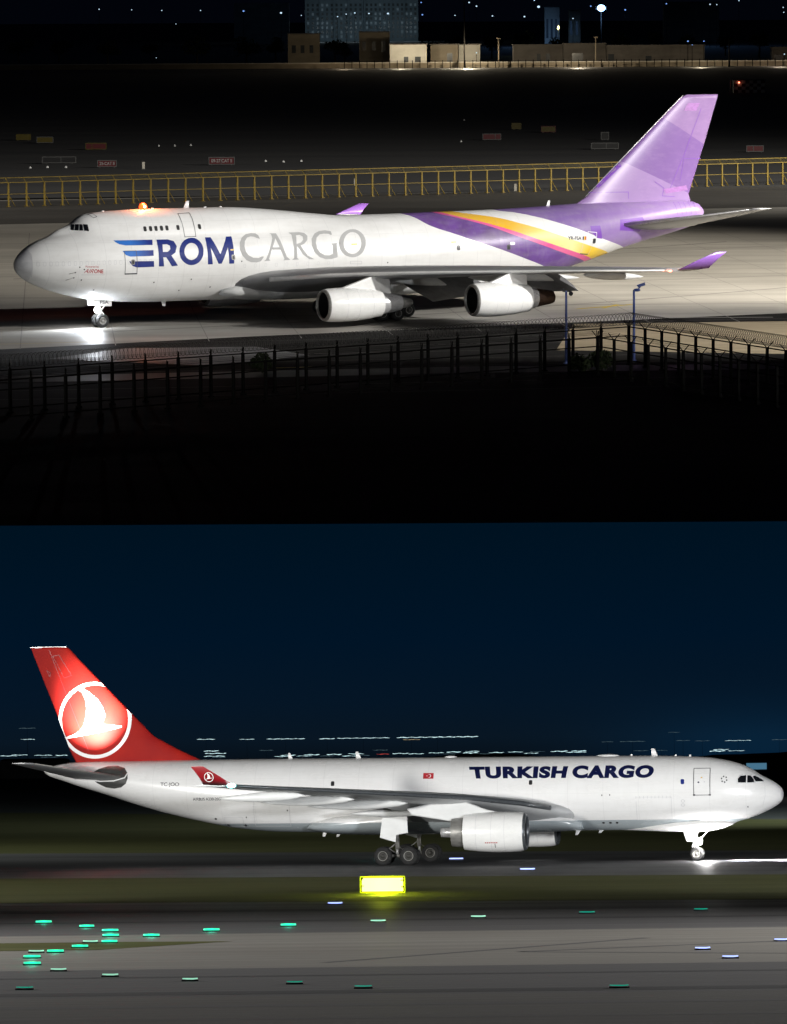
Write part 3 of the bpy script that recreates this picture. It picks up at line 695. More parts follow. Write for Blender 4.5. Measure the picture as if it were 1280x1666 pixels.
    MB().sphere((12.1, 0, ST747(12.1)[3]+.16), .36, 12).build('beacon_light', 'lens_beacon', F); MB().sphere((12.1, -.3, ST747(12.1)[3]+.22), .12, 8).build('beacon_core', 'beacon_core', F)
    MB().sphere((68.72, 0, 8.3), .1, 8).build('tail_light', 'ink_white', F)
    # fin
    tab = [(9.1, 54.4, 67.5), (9.5, 55.4, 67.35), (10.0, 56.3, 67.2), (14.5, 61.45, 68.85), (18.7, 66.25, 70.25), (19.05, 66.9, 70.36)]
    surface_secs = [((le, 0, z), te-le, .085, 0) for z, le, te in tab]
    fin = surface('fin', surface_secs, 'fin_lilac', P, 'z')
    fs = fin_skin(tab, .085, -1)
    decal('rudder_line', fs, quads_mesh(line_polys([(68.44, 17.76), (66.6, 13.6), (64.9, 10.2)], .05, False)), 'ink_purple', fin, .01, .3)
    decal('rudder_line', fs, quads_mesh(line_polys([(68.5, 13.2), (66.6, 13.25), (66.2, 11.2)], .04, False)), 'ink_purple', fin, .012, .3)
    decal('grille', fs, [[(66.99, 18.3), (68.33, 18.28), (67.92, 17.59), (66.55, 17.6)]], 'lilac_patch', fin, .012, .3)
    decal('patch', fs, [[(59.75, 12.98), (59.9, 12.7), (57.5, 10.8), (57.25, 10.95)]], 'ink_purple', fin, .014, .3)
    decal('patch', fs, quads_mesh(line_polys([(56.6, 10.4), (60.5, 10.35), (60.5, 9.75)], .05, False)), 'ink_purple', fin, .012)
    decal('patch', fs, [[(64.3, 10.5), (66.9, 10.8), (67.1, 10.35), (64.6, 10.1)]], 'lilac_patch', fin, .012)
    decal('patch', fs, quads_mesh(line_polys([(63.4, 11.2), (64.4, 10.6), (64.2, 9.9), (65.6, 9.8)], .05, False)), 'ink_purple', fin, .014)
    MB().tube([(56.25, 0, 10.02), (61.4, 0, 14.52), (66.2, 0, 18.68), (66.6, 0, 18.98)], .05, 8).build('leading_edge', 'bare_metal', fin)
    # rear cone seams
    for i in range(5): decal('seam', sk, quads_mesh(line_polys([(65.2+i*.55, 9.3), (65.3+i*.55, 8.2)], .03, False)), 'ink_purple', F, .012)
    decal('stab_plate', sk, [[(58.6, 7.95), (61.2, 8.1), (61.6, 7.4), (60.8, 6.8), (58.5, 7.0)]], 'ink_purple', F, .01)
    # horizontal tail
    for s in (-1, 1):
        st = surface('horizontal_tail', [((58.55, s*1.2, 7.3), 8.6, .1, 1), ((58.9, s*2.0, 7.45), 8.0, .09, 1), ((64.0, s*7.0, 8.3), 4.6, .085, 0), ((67.0, s*10.6, 8.95), 2.2, .08, 0), ((67.8, s*11.1, 9.02), 1.3, .06, 0)], 'wing_grey', P)
        MB().loft([foil((66.9, s*10.45, 8.94), 2.3, .1), foil((67.85, s*11.13, 9.03), 1.28, .08)]).build('tip_cap', 'ink_white', st)
        MB().tube([(59.0, s*2.02, 7.46), (64.0, s*7.0, 8.3), (66.98, s*10.6, 8.95)], [.16, .09, .05], 8).build('leading_edge', 'bare_metal', st)
    # wings
    LE = lambda l: 20.35+(l-3.5)*.906
    for s in (-1, 1):
        up = lambda l: 0 if s < 0 else 2.1*l/31.3    # the far wing rides higher
        secs = []
        for l, te, z_, tc, tw in ((1.6, 35.6, 3.35, .13, 2.2), (3.3, 36.2, 3.62, .125, 2), (6, 37.3, 4.02, .115, 1.6), (9, 38.4, 4.32, .105, 1.3), (12, 39.6, 4.52, .1, 1), (16, 41.5, 4.7, .095, .6), (21, 43.9, 4.88, .09, .3), (26, 46.4, 5.04, .088, 0), (30, 48.5, 5.15, .085, 0), (31.3, 49.25, 5.2, .08, 0)):
            z = z_+up(l); secs.append(((LE(l), s*l, z), te-LE(l), tc, tw, .01))
        wg = surface('wing', secs, 'wing_grey', P)
        MB().tube([(LE(l)+.03, s*l, z+up(l)) for l, z in ((5, 3.9), (9, 4.32), (12, 4.52), (16, 4.7), (21, 4.88), (26, 5.04), (31.2, 5.19))], [.2, .19, .17, .15, .13, .1, .07], 10).build('leading_edge', 'white_gloss', wg)
        wl = MB().loft([foil((46.3, s*31.2, 5.2+up(31.3)), 3.0, .08), foil((47.3, s*31.45, 5.35+up(31.3)), 2.3, .08, 0, 'y')]).build('wing_tip', 'white_gloss', wg)
        z1 = 6.65 if s < 0 else 8.4; zw = 5.25+up(31.3)
        # winglet: canted outward
        def wf(le, c, t, cant):
            return [(p[0], p[1]+(q[2]-le[2])*s*-.95, q[2]-(q[2]-le[2])*.7) for p, q in zip(foil(le, c, t), foil(le, c, t))]
        MB().loft([wf((46.75, s*31.4, zw), 2.95, .08, 0), wf((48.3, s*31.75, zw+(z1-zw)*.5), 2.0, .08, 0), wf((49.95, s*32.15, z1), 1.08, .08, 0)]).build('winglet', 'purple_gloss', wg)
        MB().sphere((46.0, s*31.25, 5.14), .1, 8, 0, (2, 1, 1)).build('navigation_light', 'lens_rednav' if s < 0 else 'ink_white', wg)
        for l, x0, x1, z in ((7.6, 32.5, 41.5, 3.55), (14.5, 36.0, 43.6, 4.1), (18, 38.0, 45.0, 4.3), (24.5, 41.5, 47.5, 4.62)):
            canoe(wg, x0, x1, s*l, z+up(l), .62, .75, 'belly_white', .35)
        for l0, l1 in ((4.2, 10.6), (12.6, 18.8)):      # flaps run out and down behind the wing
            fs_ = []
            for l in (l0, (l0+l1)/2, l1):
                tE, zE = lerp_tab([(3.3, 36.2, 3.05), (6, 37.3, 3.6), (9, 38.4, 4.05), (12, 39.6, 4.3), (16, 41.5, 4.6), (21, 43.9, 4.85)], l)
                fs_.append(foil((tE-1.3, s*l, zE-.12+up(l)), 3.4, .11, R(31), 'y', .03))
            MB().loft(fs_).build('flap', 'flap_grey', wg)
        # engines
        prof = [(0, 1.36), (.35, 1.42), (1.2, 1.46), (2.6, 1.44), (3.9, 1.33), (5.3, 1.13)]
        cone = [([(4.6, 1.0), (5.5, .95), (6.6, .8), (7.3, .64)], 0), ([(6.9, .66), (7.6, .5), (8.3, .34), (8.55, .05)], 2), ([(5.0, 1.1), (4.9, .6)], 1)]
        engine(P, 23.55, s*11.7, 1.98, prof, 1.3, ['white_gloss', 'dull_metal', ['bare_metal', 'burnt_metal', 'dull_metal'], 'white_gloss'], 1.1,
               [(24.3, 3.15), (26.2, 3.75), (28.3, 4.42), (28.9, 4.52), (29.5, 4.4), (29.78, 3.9), (29.9, 2.55), (29.0, 2.3), (26, 2.4)], .24, cone)
        cone2 = [([(4.6, 1.0), (5.4, .96), (6.0, .84)], 0), ([(5.7, .86), (6.6, .72), (7.6, .56), (7.75, .5), (7.7, .3)], 1), ([(5.0, 1.1), (4.9, .6)], 1)]
        engine(P, 32.9, s*20.9, 2.6, prof, 1.3, ['white_gloss', 'dull_metal', ['bare_metal', 'burnt_metal'], 'white_gloss'], 1.1,
               [(33.4, 3.7), (34.6, 4.1), (36.2, 4.72), (36.9, 5.1), (37.5, 5.1), (37.95, 4.85), (38.1, 3.6), (38.5, 3.1), (37.4, 2.7), (35, 3)], .24, cone2)
        for zx, zz, yy in ((23.55+3.5, 1.98-1.36, 11.7), (32.9+3.5, 2.6-1.34, 20.9)):
            pass
    # wing root fairing
    rings = []
    for a, w, zb, zt in ((18.4, 2.6, 2.5, 3.1), (19.6, 3.0, 2.15, 3.5), (21.5, 3.36, 1.96, 4.0), (24, 3.62, 1.86, 4.5), (30, 3.66, 1.84, 4.6), (36, 3.6, 1.86, 4.5), (40, 3.35, 2.0, 4.1), (43.5, 2.6, 2.3, 3.4)):
        m = (zb+zt)/2; h = (zt-zb)/2
        rings.append([(a, w*math.copysign(abs(math.sin(t))**.75, math.sin(t)), m+h*math.copysign(abs(math.cos(t))**.75, math.cos(t))) for t in [2*math.pi*k/40 for k in range(40)]])
    wf_ = MB().loft(rings).build('wing_fairing', 'belly_white', P)
    # nose gear
    x = 7.9; mb = MB(); mb.tube([(x-.15, 0, 2.6), (x, 0, 1.05)], .14, 12); mb.tube([(x, 0, 1.15), (x, 0, .6)], .09, 12, 1); mb.tube([(x, -.42, .6), (x, .42, .6)], .07, 8)
    mb.tube([(x+.1, 0, 1.5), (x+.45, 0, 1.05), (x+.1, 0, .72)], .04, 6); mb.tube([(x, 0, 1.4), (x+1.0, 0, 2.4)], .06, 6); mb.tube([(x-.1, -.28, 1.55), (x-.1, .28, 1.55)], .05, 6); mb.tube([(x+.14, 0, 1.5), (x+.14, -.2, 1.0), (x+.05, -.15, .7)], .02, 5)
    g = mb.build('nose_gear', ['belly_white', 'bare_metal'], P)
    for k in (-1, 1): wheel(g, x, k*.42, .6, .6, .42, k)
    for k in (-1, 1):
        MB().prism([(7.0, 2.5), (8.75, 2.45), (8.7, 1.85), (7.05, 1.9)], k*.66-.02, k*.66+.02).build('gear_door', 'white_gloss', g)
        lt = MB().lathe([(0, .02), (-.06, .13), (-.1, .14)], (x-.2, k*.24, 1.5), 'x', 16).build('landing_light', 'dull_metal', g)
    MB().sphere((7.66, -.24, 1.5), .24, 10, 0, (.6, 1, 1)).build('lamp_lens', 'lens_white', g); MB().sphere((7.66, .24, 1.5), .24, 10, 0, (.6, 1, 1)).build('lamp_lens', 'lens_white', g)
    nd = bpy.data.meshes.new('letters'); tm = fit_text('FSA', [(7.62, 2.36), (8.42, 2.34), (8.42, 2.06), (7.62, 2.08)], .02)
    o = decal('registration', (lambda a, z: (.69, Vector((0, 1, 0))), -1), tm, 'ink_dark', g, .006, 1, 2)
    # main gears
    for y in (-5.5, 5.5): bogie(P, 32.9, y, .62, .46, 3.4, .2, .74, .5)
    for y in (-1.9, 1.9): bogie(P, 35.9, y, .62, .46, 3.0, -.1, .74, .5)
    M = FR['U'] @ Matrix.Translation((-32.0565, 391.179, 0)) @ Matrix.Rotation(0.491310819, 4, 'Z')
    def at(p): return tuple(FR['U'].inverted() @ (M @ Vector(p)))
    lamp('landing_lamp', 'SPOT', 'U', at((7.4, -.25, 1.5)), 9000, (.86, .92, 1), at((-2, -6.5, -.2)), .12, 80, .8)
    lamp('lamp_spill', 'POINT', 'U', at((7.2, -.7, 1.35)), 420, (.86, .92, 1), None, .15)
    lamp('beacon_glow', 'POINT', 'U', at((12.1, -.1, 10.9)), 600, (1, .25, .08), None, .2)
    lamp('wing_light', 'POINT', 'U', at((45.7, -31.5, 5.0)), 25, (1, .3, .15), None, .1)

# ------------------------------------------------------------------ red-tailed freighter (lower field)
def build_twin():
    P = thing('cargo_airliner', 'two-engined white freighter with tall red fin rolling along the lower runway', 'airliner', 'L', (29.4631, 351.995, 0), math.pi-0.161985811)
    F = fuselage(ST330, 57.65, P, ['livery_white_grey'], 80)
    sk = sk_fus(ST330, 1)
    sh = .0
    decal('lettering', sk, fit_text('TURKISH', [(23.95, 7.39), (16.25, 7.34), (16.3, 6.43), (23.62, 6.46)], .06, .06, 1.12), 'ink_navy', F, .012)
    decal('lettering', sk, fit_text('CARGO', [(15.95, 7.38), (9.62, 7.34), (9.72, 6.37), (15.84, 6.40)], .06, .06, 1.12), 'ink_navy', F, .012)
    decal('registration', sk, fit_text('TC-JOO', [(47.99, 6.46), (46.5, 6.44), (46.5, 6.08), (47.99, 6.08)], .01), 'ink_dark', F, .012)
    decal('lettering', sk, fit_text('AIRBUS A330-200F', [(45.41, 5.26), (43.09, 5.24), (43.09, 5.03), (45.41, 5.03)], .01), 'ink_dark', F, .012)
    decal('flag', sk, [[(27.4, 6.94), (26.6, 6.93), (26.6, 6.5), (27.4, 6.5)]], 'ink_red', F, .012)
    decal('flag_emblem', sk, [ellipse(26.93, 6.715, .14, .14), ellipse(26.965, 6.715, .115, .115)], 'ink_white', F, .02, .2)
    decal('flag_emblem', sk, [[(27.13+.05*(1 if k % 2 == 0 else .4)*math.cos(k*math.pi/5), 6.715+.05*(1 if k % 2 == 0 else .4)*math.sin(k*math.pi/5)) for k in range(10)]], 'ink_white', F, .02, .2)
    def line(pts, w=.04, mat='ink_dark', closed=True, nm='door'): return decal(nm, sk, quads_mesh(line_polys(pts, w, closed)), mat, F, .016)
    line([(6.62, 7.05), (5.4, 7.05), (5.38, 5.03), (6.6, 5.03)], .045)
    decal('door_sill', sk, [[(6.66, 5.1), (6.5, 5.1), (6.5, 4.98), (6.66, 4.98)]], 'ink_dark', F, .02); decal('door_sill', sk, [[(5.32, 5.1), (5.48, 5.1), (5.48, 4.98), (5.32, 4.98)]], 'ink_dark', F, .02)
    decal('marking', sk, [ellipse(6.25, 6.0, .07, .06)], 'ink_navy', F, .02); decal('marking', sk, [ellipse(6.02, 6.35, .06, .05)], 'ink_yellow', F, .02); decal('marking', sk, [ellipse(5.8, 6.02, .05, .05)], 'ink_faint', F, .02)
    for a, z in ((34.42, 6.21), (19.07, 6.13)): decal('window', sk, [rrect(a, z, .26, .36)], 'window_dark', F, .016)
    decal('window', sk, [rrect(7.46, 6.06, .27, .38)], 'ink_blue', F, .016)
    for k in range(6):
        t = k*math.pi/3+.3; decal('marking', sk, [ellipse(4.32+.2*math.cos(t), 6.2+.22*math.sin(t), .055, .06, 8)], 'ink_dark', F, .016)
    for a, z in ((7.44, 4.6), (7.45, 4.3)): line(ellipse(a, z, .13, .1, 12), .04, 'ink_faint', nm='marking')
    # freight doors drawn as thin seams, with their latch marks
    line([(11.0, 4.6), (11.0, 3.2), (8.35, 3.15), (8.3, 4.9)], .025, 'ink_faint', False); line([(11.05, 4.93), (8.3, 4.9)], .02, 'ink_faint', False)
    for i in range(10): line([(11.0-i*.29, 5.0), (11.0-i*.29, 4.84)], .035, 'ink_faint', False, 'latch_mark')
    line([(40.6, 5.0), (40.7, 3.0), (37.9, 2.98), (37.8, 5.0)], .025, 'ink_faint', False); line([(43.1, 3.7), (43.1, 2.95), (41.6, 2.98), (41.6, 3.7)], .025, 'ink_faint')
    for i in range(5): line([(39.9-i*.3, 5.24), (39.9-i*.3, 5.08)], .04, 'ink_red' if i > 1 else 'ink_faint', False, 'latch_mark')
    for a, z in ((13.63, 3.0), (13.1, 3.0), (12.59, 3.0), (42.95, 3.1), (41.5, 3.08), (43.8, 3.6)): decal('port', sk, [ellipse(a, z, .1, .075, 12)], 'window_dark', F, .016)
    for a, z in ((13.6, 5.1), (13.0, 5.12), (41.3, 3.7), (38, 4.2), (2.6, 4.1), (31, 4.9)): decal('port', sk, [rrect(a, z, .07, .12)], 'ink_dark', F, .016)
    decal('belly_stripe', sk, quads_mesh(line_polys([(43.5, 3.22), (36, 3.2)], .03, False)), 'ink_faint', F, .01)
    line([(1.52, 6.2), (1.32, 5.6), (1.3, 4.9), (1.5, 4.2)], .02, 'ink_faint', False, 'radome_seam')
    # flight deck glazing on both sides
    for sd in (1, -1):
        s2 = sk_fus(ST330, sd)
        for g in ([(3.30, 5.94), (3.31, 6.22), (3.12, 6.45), (2.71, 6.48), (2.71, 5.93)], [(2.62, 5.93), (2.62, 6.48), (2.38, 6.45), (2.14, 6.14), (2.12, 5.94)], [(2.0, 6.0), (2.24, 6.38), (2.08, 6.44), (1.6, 6.17), (1.4, 6.0)]):
            decal('cockpit_window', s2, [g], 'glass_dark', F, .02, .06, .1)
        decal('window_frame', s2, quads_mesh(line_polys([(3.36, 5.89), (3.37, 6.24), (3.14, 6.52), (2.38, 6.54), (2.05, 6.13), (2.03, 5.89)], .03)), 'ink_faint', F, .012, .06, .1)
    # oval cut-out round the tailplane root
    decal('tailplane_slot', sk, [[(53.75, 6.9), (53.6, 7.25), (53.1, 7.55), (52.4, 7.76), (51.6, 7.78), (51.0, 7.6), (50.7, 7.2), (50.66, 6.8), (50.8, 6.4), (51.2, 6.12), (51.8, 6.02), (52.5, 6.12), (53.2, 6.45)]], 'oval_grey', F, .012)
    decal('slot_edge', sk, quads_mesh(line_polys([(53.75, 6.72), (52.9, 6.6), (51.8, 6.62), (50.9, 6.85), (50.72, 7.15)], .09, False)), 'belly_white', F, .03)
    # chin fairing over the nose gear
    rings = []
    for a, w, zb, zt in ((3.55, .2, 2.95, 3.3), (3.9, .75, 2.74, 3.6), (4.6, 1.2, 2.46, 3.8), (5.6, 1.5, 2.27, 3.9), (6.8, 1.62, 2.2, 3.8), (8.2, 1.6, 2.22, 3.7), (10, 1.3, 2.3, 3.4), (12, .8, 2.38, 3.0), (13, .3, 2.42, 2.8)):
        rings.append([(a, w*math.sin(t), (zb+zt)/2+(zt-zb)/2*math.cos(t)) for t in [2*math.pi*k/32 for k in range(32)]])
    MB().loft(rings).build('chin_fairing', 'white_gloss', F)
    # wing and belly fairing
    rings = []
    for a, w, zb, zt in ((15.3, 2.3, 2.5, 3.1), (16.2, 2.75, 2.38, 3.6), (17.5, 2.98, 2.32, 4.2), (19.5, 3.12, 2.27, 4.7), (23, 3.2, 2.24, 4.9), (28, 3.2, 2.22, 4.7), (32, 3.14, 2.23, 4.2), (34.5, 2.95, 2.3, 3.8), (36.0, 2.5, 2.5, 3.4), (36.6, 1.9, 2.65, 3.0)):
        m = (zb+zt)/2; h = (zt-zb)/2
        rings.append([(a, w*math.copysign(abs(math.sin(t))**.72, math.sin(t)), m+h*math.copysign(abs(math.cos(t))**.8, math.cos(t))) for t in [2*math.pi*k/40 for k in range(40)]])
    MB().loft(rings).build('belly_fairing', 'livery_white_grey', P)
    blade(F, 9.55, 8.06, .55, .5, .28); blade(F, 32.6, 8.15, .5, .42, .26); blade(F, 38.0, 8.17, .45, .35, .2)
    MB().sphere((13.4, 0, 8.08), .9, 10, 0, (1, .45, .16)).build('antenna_dome', 'ink_white', F); MB().sphere((25.6, 0, 8.13), .5, 8, 0, (1, .5, .25)).build('antenna_dome', 'ink_white', F)
    for a in (7.1, 8.2, 11.6): MB().sphere((a, 0, ST330(a)[1]+.03), .1, 6).build('antenna', 'ink_white', F)
    for a, h in ((35.3, .38), (34.2, .42), (15.6, .3), (13.8, .16), (30.6, .22)): blade(F, a, 2.5 if a > 34 else 2.35, h, .36, .25, down=True)
    MB().sphere((57.72, 0, 7.4), .08, 8).build('tail_light', 'ink_white', F)
    # fin with the emblem
    tab = [(7.9, 44.4, 55.2), (8.18, 45.3, 55.3), (9.01, 47.06, 55.72), (10.0, 48.9, 56.07), (10.62, 49.55, 56.3), (12.62, 51.46, 57.05), (16.17, 54.95, 58.45), (16.95, 55.66, 58.75), (17.12, 55.95, 58.82)]
    fin = surface('fin', [((le, 0, z), te-le, .1 if z > 9 else .07, 0) for z, le, te in tab], 'fin_red', P, 'z')
    def g(a, z):
        le, te = lerp_tab(tab, z); c = te-le; x = min(1, max(0, (a-le)/c)); return naca(x, .1 if z > 9.01 else .07+.03*max(0, min(1, (z-8.18)/.83)))*c+.012, Vector((0, 1, 0))
    fs = (g, 1)
    clip = [((49.55, 10.62), (-1.03, 1.0)) if False else ((49.6, 10.65), (-1, .98)), ((56.3, 10.62), (1, -.375))]
    cx, cz = 53.66, 11.36
    def ring(r0, r1, n=56):
        out = []
        for i in range(n):
            t0, t1 = 2*math.pi*i/n, 2*math.pi*(i+1)/n
            out.append([(cx+r0*math.cos(t0)*.985, cz+r0*math.sin(t0)), (cx+r1*math.cos(t0)*.985, cz+r1*math.sin(t0)), (cx+r1*math.cos(t1)*.985, cz+r1*math.sin(t1)), (cx+r0*math.cos(t1)*.985, cz+r0*math.sin(t1))])
        return out
    decal('emblem_ring', fs, quads_mesh(ring(2.72, 3.0)), 'ink_white', fin, .012, .2, .4, clip)
    decal('emblem_bird', fs, [BIRD], 'ink_white', fin, .012, .2, .4)
    decal('rudder_line', fs, quads_mesh(line_polys([(57.3, 16.9), (54.2, 9.0)], .04, False)), 'red_gloss', fin, .01, .3)
    decal('panel_line', fs, quads_mesh(line_polys([(57.0, 16.4), (56.5, 16.5), (55.5, 14.9), (56.1, 14.7)], .04)), 'red_gloss', fin, .012, .3)
    decal('panel_line', fs, quads_mesh(line_polys([(57.5, 15.3), (57.2, 15.1), (57.3, 14.8)], .05)), 'red_gloss', fin, .012, .3)
    MB().box(55.95, 58.8, -.09, .09, 17.08, 17.16).build('fin_cap', 'white_gloss', fin)
    # tailplane
    for s in (-1, 1):
        st = surface('horizontal_tail', [((50.6, s*.5, 6.7), 4.6, .1, 0), ((51.0, s*1.5, 6.84), 4.1, .1, 0), ((53.6, s*5.3, 7.42), 2.9, .09, 0), ((56.3, s*9.4, 8.03), 1.75, .09, 0), ((56.9, s*9.72, 8.08), 1.1, .07, 0)], 'wing_grey', P)
        MB().tube([(51.02, s*1.52, 6.85), (53.62, s*5.3, 7.42), (56.3, s*9.4, 8.03)], [.11, .08, .05], 8).build('leading_edge', 'dull_metal', st)
        MB().sphere((52.6, s*2.3, 7.12), .1, 8).build('logo_light', 'lens_white', st)
    # wings
    def zl(l): return lerp_tab([(2, 3.7), (3, 3.98), (5, 4.45), (10, 5.08), (15, 5.4), (20, 5.72), (25, 6.02), (29.6, 6.32)], l)[0]
    def le(l): return lerp_tab([(2, 15.4), (3, 16.45), (5, 18.4), (10, 22.9), (20, 30.3), (29.6, 37.3)], l)[0]
    def te(l): return lerp_tab([(2, 27.7), (3, 28.1), (9.5, 29.9), (20, 34.9), (29.6, 39.75)], l)[0]
    for s in (-1, 1):
        secs = [((le(l), s*l, zl(l)), te(l)-le(l), tc, tw, .015) for l, tc, tw in ((2, .13, 4), (3, .128, 4), (4, .124, 3.8), (5, .12, 3.5), (7.5, .115, 3), (10, .11, 2.4), (15, .105, 1.6), (20, .1, 1), (25, .095, .4), (28, .09, 0), (29.6, .085, 0))]
        wg = surface('wing', secs, 'wing_pale', P)
        MB().tube([(le(l)+.02, s*l, zl(l)) for l in (4, 6, 8, 10, 14, 18, 22, 26, 29.3)], [.21, .2, .19, .18, .16, .14, .12, .1, .08], 10).build('leading_edge', 'lip_grey', wg)
        wl = MB().loft([foil((36.75, s*29.55, 6.3), 2.2, .07, 0, 'y'), foil((37.7, s*29.95, 6.95), 1.55, .08, 0, 'y'), foil((38.85, s*30.2, 7.68), .92, .08, 0, 'y')]).build('winglet', 'red_gloss', wg)
        if s > 0:
            q = (lambda a, z: (29.62+.33*min(1, (z-6.3)/.65)+.34*max(0, (z-6.95)), Vector((0, 1, 0))), 1)
            cxw, czw, k = 38.5, 6.92, .115
            rr = [[(cxw+(x-cx)*k, czw+(z-cz)*k) for x, z in p] for p in ring(2.62, 3.02, 28)]
            decal('emblem_ring', q, quads_mesh(rr), 'ink_white', wl, .1, .1, .2)
            decal('emblem_bird', q, [[(cxw+(x-cx)*k, czw+(z-cz)*k) for x, z in BIRD]], 'ink_white', wl, .1, .1, .2)
        MB().sphere((36.95, s*29.62, 6.3), .16, 8, 0, (2, 1, 1)).build('navigation_light', 'lens_cyan', wg)
        for l, x0, x1, dz, w in ((6.2, 25.5, 32.6, .5, .75), (12.6, 27.0, 34.6, .5, .7), (17.4, 30.2, 37.2, .42, .62), (22.3, 33.0, 39.4, .36, .55)):
            canoe(wg, x0, x1, s*l, zl(l)-dz, w, .72, 'belly_white', .18)
        # slat gaps
        prof = [(0, 1.40), (.3, 1.47), (1.1, 1.52), (2.4, 1.52), (3.4, 1.46), (4.5, 1.33)]
        cone = [([(4.0, 1.12), (4.9, 1.12), (5.45, 1.06)], 0), ([(5.3, 1.0), (5.2, .4)], 1), ([(4.9, .42), (5.8, .38), (6.3, .34), (6.35, .1)], 2), ([(4.45, 1.3), (4.4, .9)], 1)]
        en = engine(P, 18.7, s*9.37, 2.5, prof, 1.33, ['white_gloss', 'lip_grey', ['dull_metal', 'duct_black', 'bare_metal'], 'belly_white'], .9,
               [(20.2, 3.9), (21.6, 4.22), (23.0, 4.75), (25.6, 4.72), (27.6, 4.3), (27.2, 3.8), (25.0, 3.45), (23.6, 3.2), (22, 3.0)], .22, cone)
        if s > 0:
            ek = (lambda a, z: (9.37+math.sqrt(max(0, 1.5**2-(z-2.5)**2)), Vector((0, 1, 0))), 1)
            [decal('marking', ek, [rrect(21.45-q*.14, 1.72, .08, .08)], 'ink_red', en, .05, .05, .2) for q in range(7)]
            decal('marking', ek, quads_mesh(line_polys([(20.75, 1.62), (20.75, 1.36)], .04, False)), 'ink_dark', en, .05, .05, .2)
            pk = (lambda a, z: (9.37+.22, Vector((0, 1, 0))), 1)
            for a, z, r in ((24.9, 3.98, .17), (24.0, 3.95, .12)): decal('port', pk, [ellipse(a, z, r, r*1.1)], 'belly_white', en, .02, 1, 1)
    # nose gear
    x = 6.67; mb = MB(); mb.tube([(x+.1, 0, 2.4), (x, 0, 1.0)], .12, 12); mb.tube([(x, 0, 1.1), (x, 0, .53)], .08, 12, 1); mb.tube([(x, -.36, .53), (x, .36, .53)], .07, 8)
    mb.tube([(x+.08, 0, 1.5), (x+.42, 0, 1.1), (x+.08, 0, .75)], .035, 6); mb.tube([(x, 0, 1.35), (x-.9, 0, 2.35)], .05, 6); mb.tube([(x+.12, .1, 1.9), (x+.3, .12, 1.3), (x+.1, .12, .8)], .02, 5)
    g = mb.build('nose_gear', ['belly_white', 'bare_metal'], P)
    for k in (-1, 1): wheel(g, x, k*.36, .53, .53, .36, k)
    for k in (-1, 1):
        MB().prism([(6.5, 2.35), (7.7, 2.35), (7.4, 1.5), (6.9, 1.45)], k*.55-.02, k*.55+.02).build('gear_door', 'white_gloss', g)
        MB().sphere((x-.24, k*.22, 1.5), .27, 10, 0, (.6, 1, 1)).build('lamp_lens', 'lens_white', g)
    # main gears
    for s in (-1, 1):
        dr = ([(28.1, 3.7), (30.0, 3.6), (30.2, 2.1), (29.0, 1.75), (28.95, 2.3), (28.05, 2.45)], s*6.15, 'belly_white')
        bogie(P, 29.0, s*5.34, .7, .46, 3.8, .1, .99, .7, dr)
    M = Matrix.Translation((29.4631, 351.995, 0)) @ Matrix.Rotation(math.pi-0.161985811, 4, 'Z')
    def at(p): return tuple(M @ Vector(p))
    lamp('landing_lamp', 'SPOT', 'L', at((6.2, .0, 1.5)), 330000, (1, .98, .96), at((-5, .3, 0)), .15, 64, .7)
    lamp('lamp_spill', 'POINT', 'L', at((5.9, .75, 1.2)), 1500, (1, .98, .96), None, .2)
    lamp('logo_lamp', 'SPOT', 'L', at((53.6, 4.6, 8.6)), 52000, (1, .93, .80), at((53.7, 0, 11.9)), .1, 62, 1.0)
    lamp('wing_light', 'POINT', 'L', at((36.7, 30.1, 6.35)), 30, (.3, 1, .95), None, .1)

